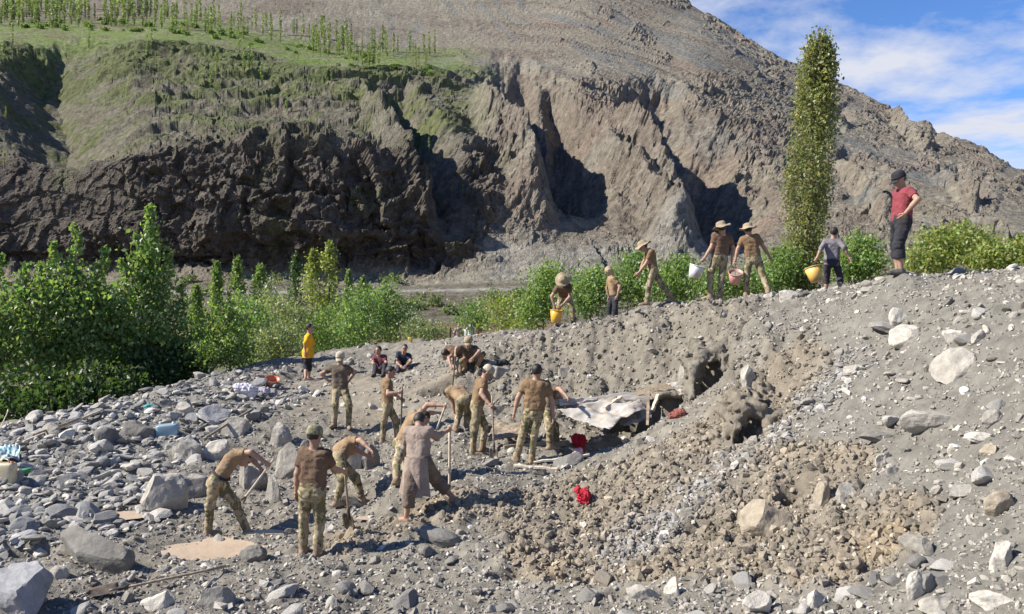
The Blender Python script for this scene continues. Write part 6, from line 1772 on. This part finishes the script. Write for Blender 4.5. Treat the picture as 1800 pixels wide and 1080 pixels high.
for k in range(262):
    px = rt_.uniform(-40, 765) if k < 205 else rt_.uniform(-40, 330); y0 = np.interp(px, line_x, line_y)
    py = y0 + rt_.uniform(-24, 10); hp = 18 + 34 * rt_.random() ** 0.8 if k < 205 else rt_.uniform(28, 66)
    zi = int(np.searchsorted([95, 200, 300, 400, 500, 600, 690], px))
    zl_ = ["at the left picture edge", "above the shaded ravine", "right of the shaded ravine", "above the pair below the terrace edge", "above the trio below the terrace", "in the middle right part", "before the terrace tapers", "at the tapering right tip"][zi]
    rowp = "back row" if py < y0 - 7 else "front row"
    far_poplar(px, py, hp, k, f"slender terrace poplar, {rowp}, {zl_}", f"terrace poplars {zl_}, {rowp}"); n_t += 1
SOLO = [(157,84,44,"single poplar right of the shaded ravine's head"),(257,100,42,"left of a pair of poplars below the terrace edge"),(266,84,40,"right of a pair of poplars below the terrace edge"),(368,152,38,"short poplar low on the slope left of its taller neighbour"),
 (381,137,46,"taller poplar next to the short one on the slope"),(420,92,40,"poplar at the terrace lip above the trio"),(430,127,46,"left of three poplars standing together below the terrace"),(437,128,50,"middle of three poplars standing together below the terrace"),(444,124,44,"right of three poplars standing together below the terrace"),
 (459,152,46,"lone poplar just right of and below the trio"),(504,197,44,"lowest single poplar on the bare slope in the middle"),(573,142,36,"left of two poplars under the terrace's right half"),(582,144,34,"right of two poplars under the terrace's right half"),
 (6,108,40,"poplar at the left picture edge below the terrace"),(22,80,40,"poplar near the left picture edge at the terrace lip"),(12,210,26,"small poplar low at the left picture edge"),(8,292,34,"lowest poplar at the left picture edge above the cliff"),(700,178,26,"small poplar in the shaded gully below the terrace end"),
 (755,268,30,"poplar deep in the gully beside the cliff"),(735,232,20,"tiny poplar higher in the same gully"),(797,342,22,"left of two tiny poplars at the foot of the gully"),(813,342,20,"right of two tiny poplars at the foot of the gully")]
for k, (px, py, hp, lab) in enumerate(SOLO): far_poplar(px, py, hp, k + 3, lab, "single poplars on the slope")
for k in range(70):     # round shrubs on the terrace
    px = rt_.uniform(0, 780); py = np.interp(px, line_x, line_y) + rt_.uniform(-4, 16)
    p = on_mountain(px, py)
    if p is None: continue
    if k == 0:
        r = np.random.default_rng(5); n = 110; P = r.normal(size=(n, 3)); P = P / np.linalg.norm(P, axis=1, keepdims=True) * r.uniform(0.3, 1, (n, 1)) * np.array([1, 1, 0.7]) + [0, 0, 0.5]
        V, Q, C_ = leaves(P, 0.42, np.array([0.13, 0.19, 0.06]) * np.ones((n, 1)), r); FSH = mesh_data("shrub", V, Q, M_leaf, smooth=False, col=C_)
    o = bpy.data.objects.new("shrub", FSH); s_ = rt_.uniform(3, 9) / F * p[1]; o.location = p; o.scale = (s_, s_, s_); o.rotation_euler = (0, 0, k)
    link(o); zi = int(np.searchsorted([200, 400, 600], px)); zz_ = ["above the shaded ravine", "left of the trio below the terrace", "right of the trio below the terrace", "at the tapering right end"][zi]; tag(o, "round green shrub on the terrace " + zz_, 'shrub', "terrace shrubs " + zz_)
# low bushes on the far bank, between the river and the road
FB = [(330,498,"leftmost low bush on the far bank under the cliff"),(362,520,"low bush on the far bank left of the slender poplars"),(470,500,"low bush on the far bank behind the valley poplars"),(640,512,"low grey-green bush at the cliff foot above the riverside thicket"),(690,500,"pale leafless-looking bush at the cliff foot beside the road"),
      (755,535,"small bush on the stony far bank below the road"),(790,552,"small bush at the far water's edge"),(720,545,"round bush on the far bank at the end of the thicket"),(860,528,"small bush on the far bank above the lone round bush"),(905,520,"small bush on the far bank above the bright yellow-green bush")]
for k, (px, py, lab) in enumerate(FB):
    p = on_mountain(px, py)
    if p is None: continue
    w_ = (14 + 5 * (k % 3)) / F * p[1]; c0 = p + np.array([0, 0, 0.4 * w_])
    plant("bush", lab, 'bush', p, [(c0, (w_, w_, 0.6 * w_)), (c0 + np.array([0.7 * w_, 0, -0.1 * w_]), (0.7 * w_, 0.7 * w_, 0.45 * w_))], [], 420, 0.42, (0.15, 0.185, 0.085), 500 + k, clump=0.25 * w_, trunk=0.08, stem="stem", top="foliage", group="bushes on the far bank")
